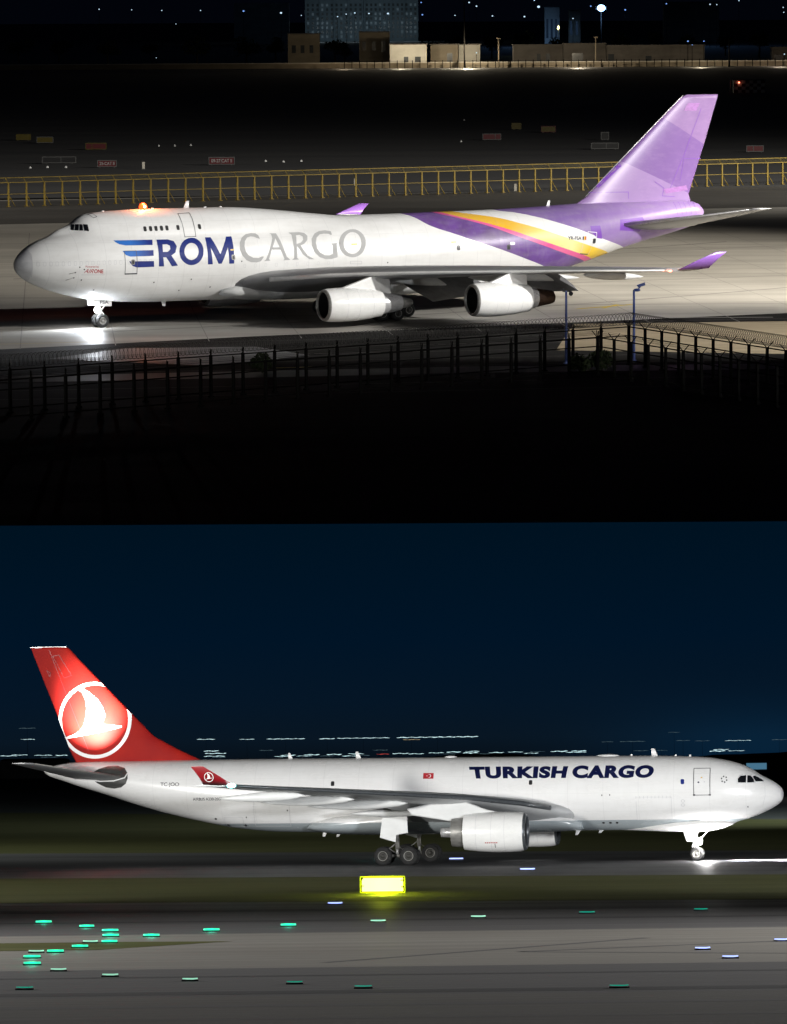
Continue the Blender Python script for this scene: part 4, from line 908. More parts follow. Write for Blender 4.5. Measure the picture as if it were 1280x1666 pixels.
# ------------------------------------------------------------------ the grounds
def sheet(name, pts, z, mat, fr, **k):
    me = bpy.data.meshes.new(name); me.from_pydata([(x, y, z) for x, y in pts], [], [tuple(range(len(pts)))]); me.materials.append(MATS[mat])
    bm = bmesh.new(); bm.from_mesh(me)
    for f in bm.faces:
        if f.normal.z < 0: f.normal_flip()
    bm.to_mesh(me); bm.free()
    o = bpy.data.objects.new(name, me); COL.objects.link(o); place(o, fr); tag(o, kind='structure', **k); return o
def build_upper_ground():
    # the terrace: a thick slab of earth whose near edge ends above the lower field
    mb = MB(); near, far = 244.0, 6500.0
    top = [(-85, near, 0), (85, near, 0), (1000, far, 0), (-1000, far, 0)]
    bot = [(-85, near+22, -1.6), (85, near+22, -1.6), (1000, far, -1.6), (-1000, far, -1.6)]
    mb.add(top+bot, [(0, 1, 2, 3), (7, 6, 5, 4), (0, 4, 5, 1), (1, 5, 6, 2), (2, 6, 7, 3), (3, 7, 4, 0)])
    o = mb.build('terrace_ground', 'soil_black'); place(o, 'U'); tag(o, kind='structure')
    s = .004
    sheet('grass_field', [(-190, 640), (190, 700), (900, 6200), (-900, 6200)], s, 'far_grass', 'U')
    sheet('apron', [(-75, 352), (-38, 366), (-12, 383), (16, 398), (40, 411), (95, 440), (110, 700), (-110, 640)], s*2, 'apron_concrete', 'U')
    sheet('taxiway', [(-110, 560), (110, 640), (120, 706), (-120, 632)], s*3, 'behind_asphalt', 'U')
    sheet('sandy_verge', [(13, 366), (60, 352), (85, 360), (85, 432), (37, 398), (15.6, 396)], s*3, 'sand', 'U')
    sheet('service_road', [(-70, 336), (-24, 338), (6, 344), (30, 346), (30, 351), (6, 350), (-24, 344), (-70, 342)], s*4, 'behind_asphalt', 'U')
    sheet('taxiway_shoulder', [(-27, 360), (-21.5, 370.5), (-11, 371.5), (-6.5, 362), (-14, 352)], s*4, 'taxi_asphalt', 'U')
    # curved white edge line
    pts = [(-24+i*.9, 357.6-.02*i*i+.3*i) for i in range(12)]
    mb = MB()
    for (a, b), (c, d) in zip(pts, pts[1:]): mb.add([(a, b-.12, s*5), (a, b+.12, s*5), (c, d+.12, s*5), (c, d-.12, s*5)], [(0, 1, 2, 3)])
    o = mb.build('painted_edge_line', 'paint_white'); place(o, 'U'); tag(o, kind='structure')
    mb = MB()
    for (x0, y0, x1, y1, w) in ((19, 416, 20.6, 421, .2), (16.5, 415, 22, 421, .25), (-9, 349.5, -5, 350.5, .3), (-46, 372, -24, 378, .12)):
        d = Vector((x1-x0, y1-y0)).normalized(); n = Vector((-d.y, d.x))*w
        mb.add([(x0+n.x, y0+n.y, s*5), (x1+n.x, y1+n.y, s*5), (x1-n.x, y1-n.y, s*5), (x0-n.x, y0-n.y, s*5)], [(0, 1, 2, 3)])
    o = mb.build('painted_guide_line', 'paint_yellow'); place(o, 'U'); tag(o, kind='structure')
    # rubber traces swept across the concrete
    rg = random.Random(4)
    for k in range(9):
        x0 = rg.uniform(-60, 10); y0 = rg.uniform(375, 520); sl = rg.uniform(.2, .6); cv = rg.uniform(-.004, .006); w = rg.uniform(.25, .6); mb = MB(); pp = []
        for i in range(25):
            x = x0+i*3.2; pp.append((x, y0+sl*(x-x0)+cv*(x-x0)**2))
        for (a, b), (c, d) in zip(pp, pp[1:]): mb.add([(a, b-w, s*2.3+k*.0002), (c, d-w, s*2.3+k*.0002), (c, d+w, s*2.3+k*.0002), (a, b+w, s*2.3+k*.0002)], [(0, 1, 2, 3)])
        o = mb.build('rubber_trace', 'rubber_trace'); place(o, 'U'); tag(o, kind='structure')
    # slab joints of the concrete, shallow dark lines
    mb = MB()
    for k in range(-9, 16):
        y = 395+k*7.5; mb.add([(-100, y-18-.04, s*2.6), (100, y+18-.04, s*2.6), (100, y+18+.04, s*2.6), (-100, y-18+.04, s*2.6)], [(0, 1, 2, 3)])
    for k in range(-12, 16):
        x = k*7.5; mb.add([(x-.04, 384+x*.45, s*2.6), (x+.04, 384+x*.45, s*2.6), (x-14+.04, 560, s*2.6), (x-14-.04, 560, s*2.6)], [(0, 1, 2, 3)])
    o = mb.build('slab_joints', 'rubber_trace'); place(o, 'U'); tag(o, kind='structure')
    sheet('city_road', [(-300, 1900), (420, 1880), (420, 1925), (-300, 1945)], s*3, 'behind_asphalt', 'U')
def build_lower_ground():
    s = .004
    sheet('ground', [(-9000, -50), (9000, -50), (9000, 16000), (-9000, 16000)], 0, 'dark_field', 'L')
    def band(name, yl, yr, yl2, yr2, z, mat, x=260):
        # each edge given by its distance at x=-30 and x=+30
        f = lambda a, b, X: a+(b-a)*(X+30)/60
        return sheet(name, [(-x, f(yl, yr, -x)), (x, f(yl, yr, x)), (x, f(yl2, yr2, x)), (-x, f(yl2, yr2, -x))], z, mat, 'L')
    band('grass_strip', 268, 254, 700, 600, s, 'strip_grass', 200)
    band('runway', 325, 309, 412, 388, s*2, 'taxi_grey', 200)
    band('far_taxiway', 900, 760, 1150, 980, s*2, 'asphalt_dark', 300)
    band('taxiway', 216, 216, 268, 254, s*2, 'asphalt_mid', 200)
    band('concrete_apron', 180, 180, 216, 216, s*3, 'concrete_pale', 200)
    band('asphalt_lane', 159, 158, 180, 180, s*3, 'asphalt_mid', 200)
    band('near_apron', 60, 60, 159, 158, s*3, 'concrete_grey', 200)
    for i, (yl, yr, w, mat) in enumerate(((160.2, 159.4, 2.2, 'asphalt_dark'), (249, 243, 4, 'asphalt_dark'), (233, 230, 1.2, 'asphalt_dark'), (262, 250, 1.6, 'asphalt_dark'), (173, 172.5, .8, 'asphalt_dark'), (152, 151.5, 1.2, 'asphalt_mid'), (144.5, 144, .5, 'asphalt_mid'), (393, 372, 7, 'asphalt_dark'))):
        band('tyre_mark', yl, yr, yl+w, yr+w, s*4, mat, 120)
    sheet('grass_island', [(-40, 199.5), (-13, 199), (-9.8, 203.5), (-7.4, 206.8), (-12, 207.6), (-40, 208)], s*5, 'strip_grass', 'L')
    mb = MB()
    for a, b in (((5, 192), (24, 205)), ((5, 192), (24, 184)), ((-3, 184), (11, 205))):
        d = Vector((b[0]-a[0], b[1]-a[1])).normalized(); n = Vector((-d.y, d.x))*.25
        mb.add([(a[0]+n.x, a[1]+n.y, s*4), (b[0]+n.x, b[1]+n.y, s*4), (b[0]-n.x, b[1]-n.y, s*4), (a[0]-n.x, a[1]-n.y, s*4)], [(0, 1, 2, 3)])
    o = mb.build('old_guide_line', 'asphalt_mid'); place(o, 'L'); tag(o, kind='structure')
    # low hills on the skyline
    for nm, y0, hz, sd in (('hills', 7000, 22, 1), ('hills', 5200, 13, 5)):
        mb = MB(); ps = []
        for i in range(121):
            x = -1200+i*20; h = hz*(.35+.5*mnoise(Vector((x*.004, sd, 0)))+.2*mnoise(Vector((x*.015, sd, 3))))
            ps.append((x, max(4, h)))
        rows = []
        for k, t in enumerate((0, .6, 1, .6, 0)): rows.append([(x, y0+(k-2)*90, h*t) for x, h in ps])
        vs = [p for r in rows for p in r]; n = len(ps)
        mb.add(vs, [(i*n+j, i*n+j+1, (i+1)*n+j+1, (i+1)*n+j) for i in range(4) for j in range(n-1)], 0, True)
        o = mb.build(nm, 'dark_field'); place(o, 'L'); tag(o, kind='structure')

# ------------------------------------------------------------------ lower field: lights, sign, town
def at_lower(u, v, y):       # where the skyline feature seen at photo position (u,v) stands, at distance y
    X = u-640; Y = 833-v; r = -0.0123236116
    X, Y = X*math.cos(r)-Y*math.sin(r), X*math.sin(r)+Y*math.cos(r)
    c, s = math.cos(-0.053424768), math.sin(-0.053424768)
    d = (X, 7500*c+Y*s, -7500*s+Y*c); t = y/d[1]
    return d[0]*t, H_LO+d[2]*t
def build_field_lights():
    def fixture(name, label, lens, loc, w=.74, group=None, cat='airfield light'):
        lr = .062 if lens == 'lens_green' else .036 if lens != 'lens_teal' else .025; lr *= loc[1]/220
        t = thing(name, label, cat, 'L', loc, 0, group)
        mb = MB(); mb.box(-w/2-.03, w/2+.03, -.05, .09, 0, .05)
        mb.build('housing', 'plastic_black', t)
        m2 = MB(); m2.tube([(-w/2, 0, .1), (-w*.2, 0, .09), (w*.2, 0, .085), (w/2, 0, .1)], [lr*.7, lr, lr, lr*.8], 8); m2.build('lens', lens, t)  # lens stretched sideways, so the shape draws the light's motion streak
        return t
    G = [
     ('green', (-17.85, 232.64), 'bright green taxiway light, farthest left of the back row on the grey taxiway', .8),
     ('green', (-15.23, 225.88), 'bright green taxiway light just right of the far left one on the grey taxiway', .72),
     ('green', (-13.71, 219.8), 'bright green taxiway light, topmost of the stack of three at left', .78),
     ('green', (-13.3, 213.64), 'bright green taxiway light, middle of the stack of three at left', .75),
     ('green', (-12.91, 206.43), 'bright green taxiway light, lowest of the stack of three at left', .7),
     ('green', (-11.39, 213.03), 'bright green taxiway light right of the stack of three', .74),
     ('green', (-8.86, 218.99), 'bright green taxiway light alone on the edge of the pale concrete', .76),
     ('green', (-5.34, 224.18), 'green taxiway light midway between the lone left one and the yellow sign', .74),
     ('green', (-13.88, 201.39), 'bright green taxiway light on the near edge of the dark grass island', .7),
     ('green', (-14.59, 196.53), 'bright green taxiway light below the dark grass island', .7),
     ('green', (-15.17, 191.28), 'bright green taxiway light, upper of the pair by the left edge', .7),
     ('green', (-14.66, 184.91), 'bright green taxiway light, lower of the pair by the left edge', .68),
     ('pale', (-13.78, 206.7), 'pale green taxiway light left of the stack of three', .66),
     ('pale', (-15.42, 196.77), 'pale green taxiway light just above the pair by the left edge', .64),
     ('pale', (-13.19, 179.2), 'pale green taxiway light first in the near row from the left', .6),
     ('pale', (-10.87, 174.08), 'pale green taxiway light second in the near row', .6),
     ('pale', (-7.68, 169.91), 'pale green taxiway light third in the near row', .56),
     ('pale', (-1.01, 228.55), 'pale green taxiway light directly below the yellow sign', .74),
     ('pale', (4.02, 232.9), 'pale green taxiway light right of the yellow sign', .74),
     ('teal', (-3.77, 166.63), 'dim teal taxiway light at the end of the near row', .56),
     ('teal', (9.68, 237.26), 'dim teal taxiway light far right of the yellow sign', .8),
     ('teal', (15.68, 239.8), 'dim teal taxiway light on the taxiway under the nose wheel', .7),
     ('teal', (7.65, 161.13), 'faint teal taxiway light in the near dark strip, right of centre', .66),
     ('teal', (-1.27, 162.91), 'faint teal taxiway light in the near dark strip, at centre', .6),
     ('teal', (-13.36, 165.01), 'faint teal taxiway light in the near dark strip, by the left edge', .6)]
    for k, p, lab, w in G:
        fixture('taxiway_light', lab, {'green': 'lens_green', 'pale': 'lens_green_pale', 'teal': 'lens_teal'}[k], (p[0], p[1], .016), w, 'green taxiway lights')
        if k == 'green': lamp('taxiway_light_glow', 'POINT', 'L', (p[0], p[1]-.12, .3), 9, (.02, 1, .6), None, .15)
    for p, lab, w in (((4.63, 366.43), 'blue edge light beside the front main wheels of the red-tailed freighter', 1.1), ((9.25, 329.89), 'blue edge light on the runway below the gap between engines and nose wheel', 1.05),
                      ((-3.52, 257.32), 'blue edge light left of the yellow sign', .8), ((12.58, 191.61), 'blue edge light, left of the near pair on the pale concrete', .62),
                      ((13.12, 183.25), 'blue edge light, right and nearer of the pair on the pale concrete', .62), ((16.51, 199.37), 'blue edge light at the right edge of the pale concrete', .64),
                      ((-32.7, 329.0), 'blue edge light on the runway at the far left edge', 1.0)):
        fixture('edge_light', lab, 'lens_blue', (p[0], p[1], .016), w, 'blue edge lights')
    # the glowing yellow guidance sign
    t = thing('guidance_sign', 'glaring yellow lit guidance sign on the grass strip in front of the main wheels', 'airfield sign', 'L', (-.93, 276.0, -.02), R(.5))
    mb = MB(); mb.box(-1.3, 1.3, -.13, .13, .16, 1.06); mb.box(-1.4, 1.4, -.3, .3, -.02, .04); mb.build('cabinet', 'plastic_black', t)
    f = MB(); f.box(-1.22, 1.22, -.15, -.13, .2, 1.0)
    f.box(-1.22, -1.12, -.155, -.14, .5, .56, 1); f.box(1.12, 1.22, -.155, -.14, .42, .5, 1); f.box(1.08, 1.22, -.155, -.14, .82, .88, 1); f.box(-1.22, -1.15, -.155, -.14, .9, 1.0, 1); f.build('lit_face', ['lens_yellow', 'sign_black'], t)
    for x in (-1.0, -.35, .35, 1.0): MB().tube([(x, 0, 0), (x, 0, .17)], .04, 8).build('leg', 'fixture_metal', t)
    f = MB(); f.box(-1.34, 1.34, -.15, .15, 1.06, 1.10); f.box(-1.34, 1.34, -.15, .15, .11, .15); f.box(-1.35, -1.31, -.14, .14, .16, 1.05); f.box(1.31, 1.35, -.14, .14, .16, 1.05); f.build('glowing_rim', 'lens_lime', t)  # added emissive rim that draws the glare halo round the sign
    lamp('sign_glow', 'POINT', 'L', (-.93, 274.6, .5), 1100, (.85, 1, .02), None, .6)
    lamp('sign_glow', 'POINT', 'L', (-.72, 278, .7), 700, (.85, 1, .02), None, .6)
    # both sign_glow lamps are added, to spread the sign's yellow over the ground
def build_town_lower():
    # streaked town lights drawn as wide glowing bars on added poles, and low sheds with lit strips
    proto = {}
    def bar(name, lab, u0, u1, v, y, mat, hh=1.0, kind='floodlight mast'):
        x0, z = at_lower(u0, v, y); x1, _ = at_lower(u1, v, y); w = x1-x0
        t = thing(name, lab, kind, 'L', ((x0+x1)/2, y, 0), 0, 'lights of the town behind the lower runway')
        ph = .9*hh*y/7500.0
        MB().tube([(0, .4, 0), (0, .4, max(.5, z))], [.1, .06], 6).build('pole', 'steel_dark', t)
        m = MB(); rg = random.Random(int(u0*7+v)); nn = max(8, int(w/.9)); m.tube([(-w/2+w*q/nn, 0, z+ph*.25*math.sin(q*.9+u0)) for q in range(nn+1)], [ph*.5*(rg.uniform(.25, 1.0) if 0 < q < nn else .15) for q in range(nn+1)], 6)
        m.build('lamp_head', mat, t)
    rows = [ # u0,u1,v,mat,height px
     (0, 28, 1230, 'town_white', 1.4), (18, 45, 1228.5, 'town_white', 1.3), (30, 58, 1185, 'town_dim', 1), (33, 57, 1203, 'town_white', 1), (55, 85, 1229, 'town_white', 1.2), (66, 95, 1232, 'town_dim', 1), (90, 110, 1229, 'town_white', 1.6),
     (320, 350, 1203, 'town_white', 1.2), (331, 356, 1222, 'town_white', 1.6), (333, 368, 1226, 'town_white', 1.6), (331, 366, 1230.5, 'town_white', 1.6), (345, 367, 1232.5, 'town_dim', 1.2),
     (389, 414, 1203, 'town_white', .9), (421, 445, 1221, 'town_dim', 1), (433, 496, 1202.5, 'town_white', 1.2), (446, 470, 1231, 'town_white', 1.2), (456, 481, 1229, 'town_white', 1.8), (482, 508, 1230, 'town_white', 1.2), (494, 520, 1228, 'town_white', 1.8),
     (519, 545, 1202, 'town_white', 1.4), (548, 634, 1201.3, 'town_white', 1.2), (520, 545, 1230, 'town_dim', 1.2), (531, 556, 1227.5, 'town_white', 2), (556, 580, 1230, 'town_white', 1.3), (566, 592, 1226.5, 'town_white', 1.8), (582, 602, 1229, 'town_dim', 1), (606, 631, 1220.5, 'town_dim', 1),
     (612, 633, 1227, 'town_red', 1.4), (638, 665, 1226, 'town_white', 1.7), (664, 690, 1226.5, 'town_white', 1.3), (645, 778, 1200, 'town_white', 1.7), (655, 684, 1203.5, 'town_warm', .9), (697, 722, 1225, 'town_white', 1.4), (726, 750, 1223.5, 'town_white', 1.7), (720, 742, 1226.5, 'town_dim', 1),
     (753, 778, 1225, 'town_white', 2), (756, 780, 1222.5, 'town_white', 1.2), (795, 820, 1224.5, 'town_white', 1.7), (780, 797, 1226.5, 'town_dim', 1), (826, 851, 1223.5, 'town_white', 1.3), (852, 876, 1225.5, 'town_white', 1.3), (862, 887, 1223, 'town_dim', 1), (895, 924, 1222.5, 'town_white', 1.8), (920, 954, 1224, 'town_white', 1.2), (929, 954, 1222, 'town_white', 1.8),
     (978, 998, 1207, 'town_dim', .8), (1008, 1050, 1206.5, 'town_dim', 1), (1030, 1055, 1221.5, 'town_dim', 1), (1067, 1086, 1221, 'town_dim', .8), (1086, 1107, 1191.5, 'town_dim', .7), (1099, 1123, 1205, 'town_dim', .9), (1130, 1155, 1205.5, 'town_dim', .9), (1179, 1222, 1205, 'town_white', 1), (1154, 1180, 1222, 'town_white', 2), (1160, 1186, 1219.5, 'town_white', 1.4), (1184, 1211, 1221.5, 'town_white', 1), (1255, 1280, 1203.5, 'town_dim', 1)]
    tones = {'town_white': 'white', 'town_dim': 'faint bluish', 'town_warm': 'warm yellow', 'town_red': 'red'}
    ORD = ['first', 'second', 'third', 'fourth', 'fifth', 'sixth', 'seventh', 'eighth', 'ninth', 'tenth', 'eleventh', 'twelfth']
    WH = ((115, 'left of the red fin'), (450, 'above the rear fuselage'), (640, 'above the wing tip and wing'), (760, 'above the small flag'), (1060, 'above the blue lettering'), (2000, 'above the flight deck'))
    WH = tuple((a, b.replace('above the wing tip and wing', 'above the wing').replace('above the rear fuselage', 'above the tail').replace('above the blue lettering', 'above the lettering')) for a, b in WH); key = lambda r: (next(w for m_, w in WH if r[1] < m_), 'high' if r[2] < 1210 else 'low')
    LB = {}
    for kk in set(map(key, rows)):
        ids = sorted((i for i, r in enumerate(rows) if key(r) == kk), key=lambda i: rows[i][0]+.01*rows[i][2])
        for o_, i in enumerate(ids):
            LB[i] = '%s %s light %s, %s in %s row' % ('long' if rows[i][1]-rows[i][0] > 35 else 'short', tones[rows[i][3]], kk[0], ORD[o_], kk[1])
    for i, (u0, u1, v, mat, hh) in enumerate(rows):
        where = 'left of the red fin' if u1 < 115 else 'above the rear fuselage' if u1 < 450 else 'above the winglet and wing' if u1 < 640 else 'above the small flag' if u1 < 760 else 'above the blue lettering' if u1 < 1060 else 'above the flight deck'
        ln = 'long' if u1-u0 > 35 else 'short'
        bar('floodlight_mast', LB[i], u0, u1, v, 3000+((i*37) % 9)*45, mat, hh)
    for (u0, u1, v, y, mat, lab) in ((1213, 1248, 1243, 2200, 'lit_wall_blue', 'low hall with a pale blue lit front on the skyline above the nose'),):
        x0, z = at_lower(u0, v-3, y); x1, _ = at_lower(u1, v, y)
        t = thing('lit_hall', lab, 'building', 'L', ((x0+x1)/2, y, 0)); w = x1-x0
        MB().box(-w/2, w/2, 0, 12, 0, max(3, z)).build('hall', 'render_dark', t); MB().box(-w/2+.3, w/2-.3, -.15, 0, .8, max(2.5, z-.5)).build('lit_front', mat, t)
        MB().box(-w/2-.4, w/2+.4, -.5, 12.4, max(3, z), max(3, z)+.4).build('roof', 'steel_dark', t)
    for (u0, u1, v, y, lab) in ((0, 110, 1238, 2400, 'long dark shed on the skyline left of the red fin'), (1150, 1290, 1234, 2600, 'long dark shed on the skyline behind the nose')):
        x0, z = at_lower(u0, v, y); x1, _ = at_lower(u1, v, y); w = x1-x0; z = max(3, z)
        t = thing('dark_shed', lab, 'building', 'L', ((x0+x1)/2, y, 0))
        MB().box(-w/2, w/2, 0, 15, 0, z).build('wall', 'render_dark', t); MB().prism([(-w/2-.5, z), (w/2+.5, z), (w/2-2, z+1), (-w/2+2, z+1)], -.4, 15.4).build('roof', 'steel_dark', t)

# ------------------------------------------------------------------ upper field: fences, signs, posts, town
def build_blast_fence():
    A = Vector((-85.7, 614.2)); B = Vector((94.4, 715.4)); d = (B-A); Ln = d.length; d.normalize(); ang = math.atan2(d.y, d.x)
    t = thing('blast_fence', 'long yellow steel barrier of square panels across the apron behind the purple-tailed freighter', 'barrier', 'U', (A.x, A.y, 0), ang)
    n = 76; st = Ln/n; H = 3.35
    post = MB(); post.box(-.1, .1, -.1, .1, 0, H); post.tube([(.1, 0, 1.55), (.75, -.5, .06)], .055, 6); post.box(-.22, .22, -.3, .3, .0, .1); post.tube([(0, .1, H-.1), (0, .95, H+.6)], .05, 6)
    pm = post.mesh('post', 'fence_yellow')
    for i in range(n+1):
        o = bpy.data.objects.new('post', pm); COL.objects.link(o); o.parent = t; o.location = (i*st, 0, 0)
    for z, w in ((H-.02, .1), (1.75, .08)): MB().box(-.2, Ln+.2, -.13, -.11+w*.5, z-w/2, z+w/2).build('rail', 'fence_yellow', t)
    MB().box(-.2, Ln+.2, .9, 1.02, H+.55, H+.65).build('top_rail', 'fence_yellow', t)
    m = MB()
    for k in range(7): m.box(0, Ln, .12, .15, H-.05-.0+.02+k*.09, H-.01+k*.09)
    m.build('deflector_slats', 'sign_yellow', t)
def fence_line(lab, A, B, group, H=3.0, coil=True):
    A = Vector(A); B = Vector(B); d = B-A; Ln = d.length; d.normalize()
    t = thing('perimeter_fence', lab, 'fence', 'U', (A.x, A.y, 0), math.atan2(d.y, d.x), group)
    n = round(Ln/2.95); st = Ln/n
    p = MB(); p.box(-.09, .09, -.09, .09, 0, H); p.box(-.16, .16, -.16, .16, 0, .12)
    for s in (-1, 1):
        p.tube([(0, s*.04, H-.05), (s*.24, s*.36, H+.42)], .035, 6)
        
    pm = p.mesh('post', 'steel_dark')
    for i in range(n+1):
        o = bpy.data.objects.new('post', pm); COL.objects.link(o); o.parent = t; o.location = (i*st, 0, 0)
    for z in (H-.08, H-.75, .35): MB().box(0, Ln, .05, .11, z-.04, z+.04).build('rail', 'steel_dark', t)
    m = MB()
    for s in (-1, 1):
        for q in (.16, .3, .45): m.box(0, Ln, s*.36*q/.5-.006, s*.36*q/.5+.006, H+q*.8, H+q*.8+.012)
    m.build('barbed_wire', 'steel_dark', t)
    if coil:
        m = MB(); pts = []; N = int(Ln/.36)*9; rr = .46
        for i in range(N+1):
            a = 2*math.pi*i/9; x = Ln*i/N; w = 1+.06*math.sin(i*.7)
            pts.append((x, rr*w*math.cos(a), H+.55+rr*w*math.sin(a)))
        m.tube(pts, .017, 4, 0, False); m.build('razor_coil', 'razor_steel', t)
def build_perimeter():
    g = 'perimeter fence runs in front of the upper apron'
    fence_line('far run of dark perimeter fence topped with a bright razor-wire coil, left of the corner', (-48, 293), (18, 350.5), g)
    fence_line('near run of dark perimeter fence in front of the razor-wire run, left of the corner', (-46, 287.5), (15.2, 341), g, 2.9, False)
    fence_line('razor-wire fence run going off to the right from the corner', (18, 350.5), (42, 289), g)
    fence_line('near dark fence run going off to the right below the razor-wire run', (15.2, 341), (36, 287.5), g, 2.9, False)
    for i, (x, y, h, lab) in enumerate(((13.3, 352.3, 5.6, 'blue camera pole with a short cross head, left of the two by the fence corner'), (18.6, 354.5, 5.5, 'blue camera pole with a long camera arm, right of the two by the fence corner'))):
        t = thing('camera_pole', lab, 'camera pole', 'U', (x, y, 0), 0, 'blue camera poles at the fence corner')
        m = MB(); m.lathe([(0, .11), (h, .085)], (0, 0, 0), 'z', 12); m.box(-.2, .2, -.2, .2, 0, .08); m.build('pole', 'blue_paint', t)
        if i == 0:
            MB().box(-.28, .32, -.06, .06, h-.1, h+.03).build('cross_arm', 'plastic_black', t)
            c = MB(); c.sphere((.36, -.05, h-.22), .17, 8, 0, (1, 1, 1.1)); c.box(-.3, -.1, -.1, .1, h+.02, h+.14); c.build('camera', 'plastic_black', t)
        else:
            MB().tube([(0, 0, h), (.3, 0, h+.02), (.5, 0, h+.25)], .05, 8).build('cross_arm', 'blue_paint', t)
            c = MB(); mt = Matrix.Translation((.55, 0, h+.33)) @ Matrix.Rotation(R(-18), 4, 'Y'); c.box(-.28, .32, -.1, .1, -.08, .1, 0, mt); c.box(-.3, .36, -.13, .13, .1, .13, 0, mt)
            c.sphere((.25, 0, h-.02), .13, 8, 0, (2, 1, 1)); c.build('camera', 'blue_paint', t)
    # low shrubs against the fence
    for i, (x, y, s) in enumerate(((15.6, 345, 1.0), (14.0, 344, .8), (-9.8, 345.0, .9))):
        shrub('shrub', ['dark rounded shrub against the fence between the two camera poles', 'dark shrub at the foot of the left camera pole', 'dark shrub on the fence line under the engine'][i], 'shrub', (x, y, 0), s, 1.6*s, i+3)
def leafball(rng, cx, cy, cz, rx, rz, n, sz, mb):
    for _ in range(n):
        th = rng.uniform(0, 2*math.pi); ph = math.acos(rng.uniform(-1, 1)); r = rng.uniform(.45, 1.0)
        k = 1+.35*mnoise(Vector((math.cos(th)*1.7+cx, math.sin(th)*1.7+cy, ph*1.3)))
        p = Vector((cx+rx*r*k*math.sin(ph)*math.cos(th), cy+rx*r*k*math.sin(ph)*math.sin(th), cz+rz*r*k*math.cos(ph)))
        u = Vector((rng.uniform(-1, 1), rng.uniform(-1, 1), rng.uniform(-1, 1))).normalized(); w = u.cross(Vector((rng.uniform(-1, 1), rng.uniform(-1, 1), rng.uniform(-1, 1)))).normalized()
        s = sz*rng.uniform(.5, 1.2)
        mb.add([p-u*s, p+w*s*.6, p+u*s, p-w*s*.6], [(0, 1, 2, 3)])
def shrub(name, lab, cat, loc, s, h, seed, n=500):
    rng = random.Random(seed); t = thing(name, lab, cat, 'U', loc)
    mb = MB(); leafball(rng, 0, 0, h*.55, s, h*.5, n, .16, mb); mb.build('foliage', 'leaves', t)
    b = MB()
    for k in range(5): b.tube([(0, 0, 0), (math.cos(k*1.3)*s*.5, math.sin(k*1.3)*s*.5, h*.7)], [.04, .015], 5)
    b.build('stem', 'trunk_bark', t)
def tree(lab, x, y, h, w, seed):
    rng = random.Random(seed); t = thing('tree', lab, 'tree', 'U', (x, y, 0), 0, 'trees in front of the town')
    tr = MB(); tr.tube([(0, 0, 0), (rng.uniform(-.3, .3), 0, h*.35), (rng.uniform(-.6, .6), 0, h*.75)], [h*.035, h*.025, h*.008], 8)
    for k in range(6):
        a = k*1.05+seed; tr.tube([(0, 0, h*(.3+.07*k)), (math.cos(a)*w*.35, math.sin(a)*w*.35, h*(.5+.07*k))], [h*.014, h*.005], 5)
    tr.build('trunk', 'trunk_bark', t); c = MB()
    for k in range(7):
        a = k*.9+seed; q = rng.uniform(.1, .35)*w
        leafball(rng, math.cos(a)*q, math.sin(a)*q, h*rng.uniform(.45, .82), w*.27, h*.19, 110, h*.045, c)
    c.build('crown', 'leaves', t)
def at_upper(u, v, y=None):
    X = u-640; Y = 833-v; r = -0.00566372416
    X, Y = X*math.cos(r)-Y*math.sin(r), X*math.sin(r)+Y*math.cos(r)
    c, s = math.cos(0.110121757), math.sin(0.110121757)
    d = (X, 7500*c+Y*s, -7500*s+Y*c)
    if y is None: y = -H_UP*d[1]/d[2]
    t = y/d[1]; return d[0]*t, y, H_UP+d[2]*t
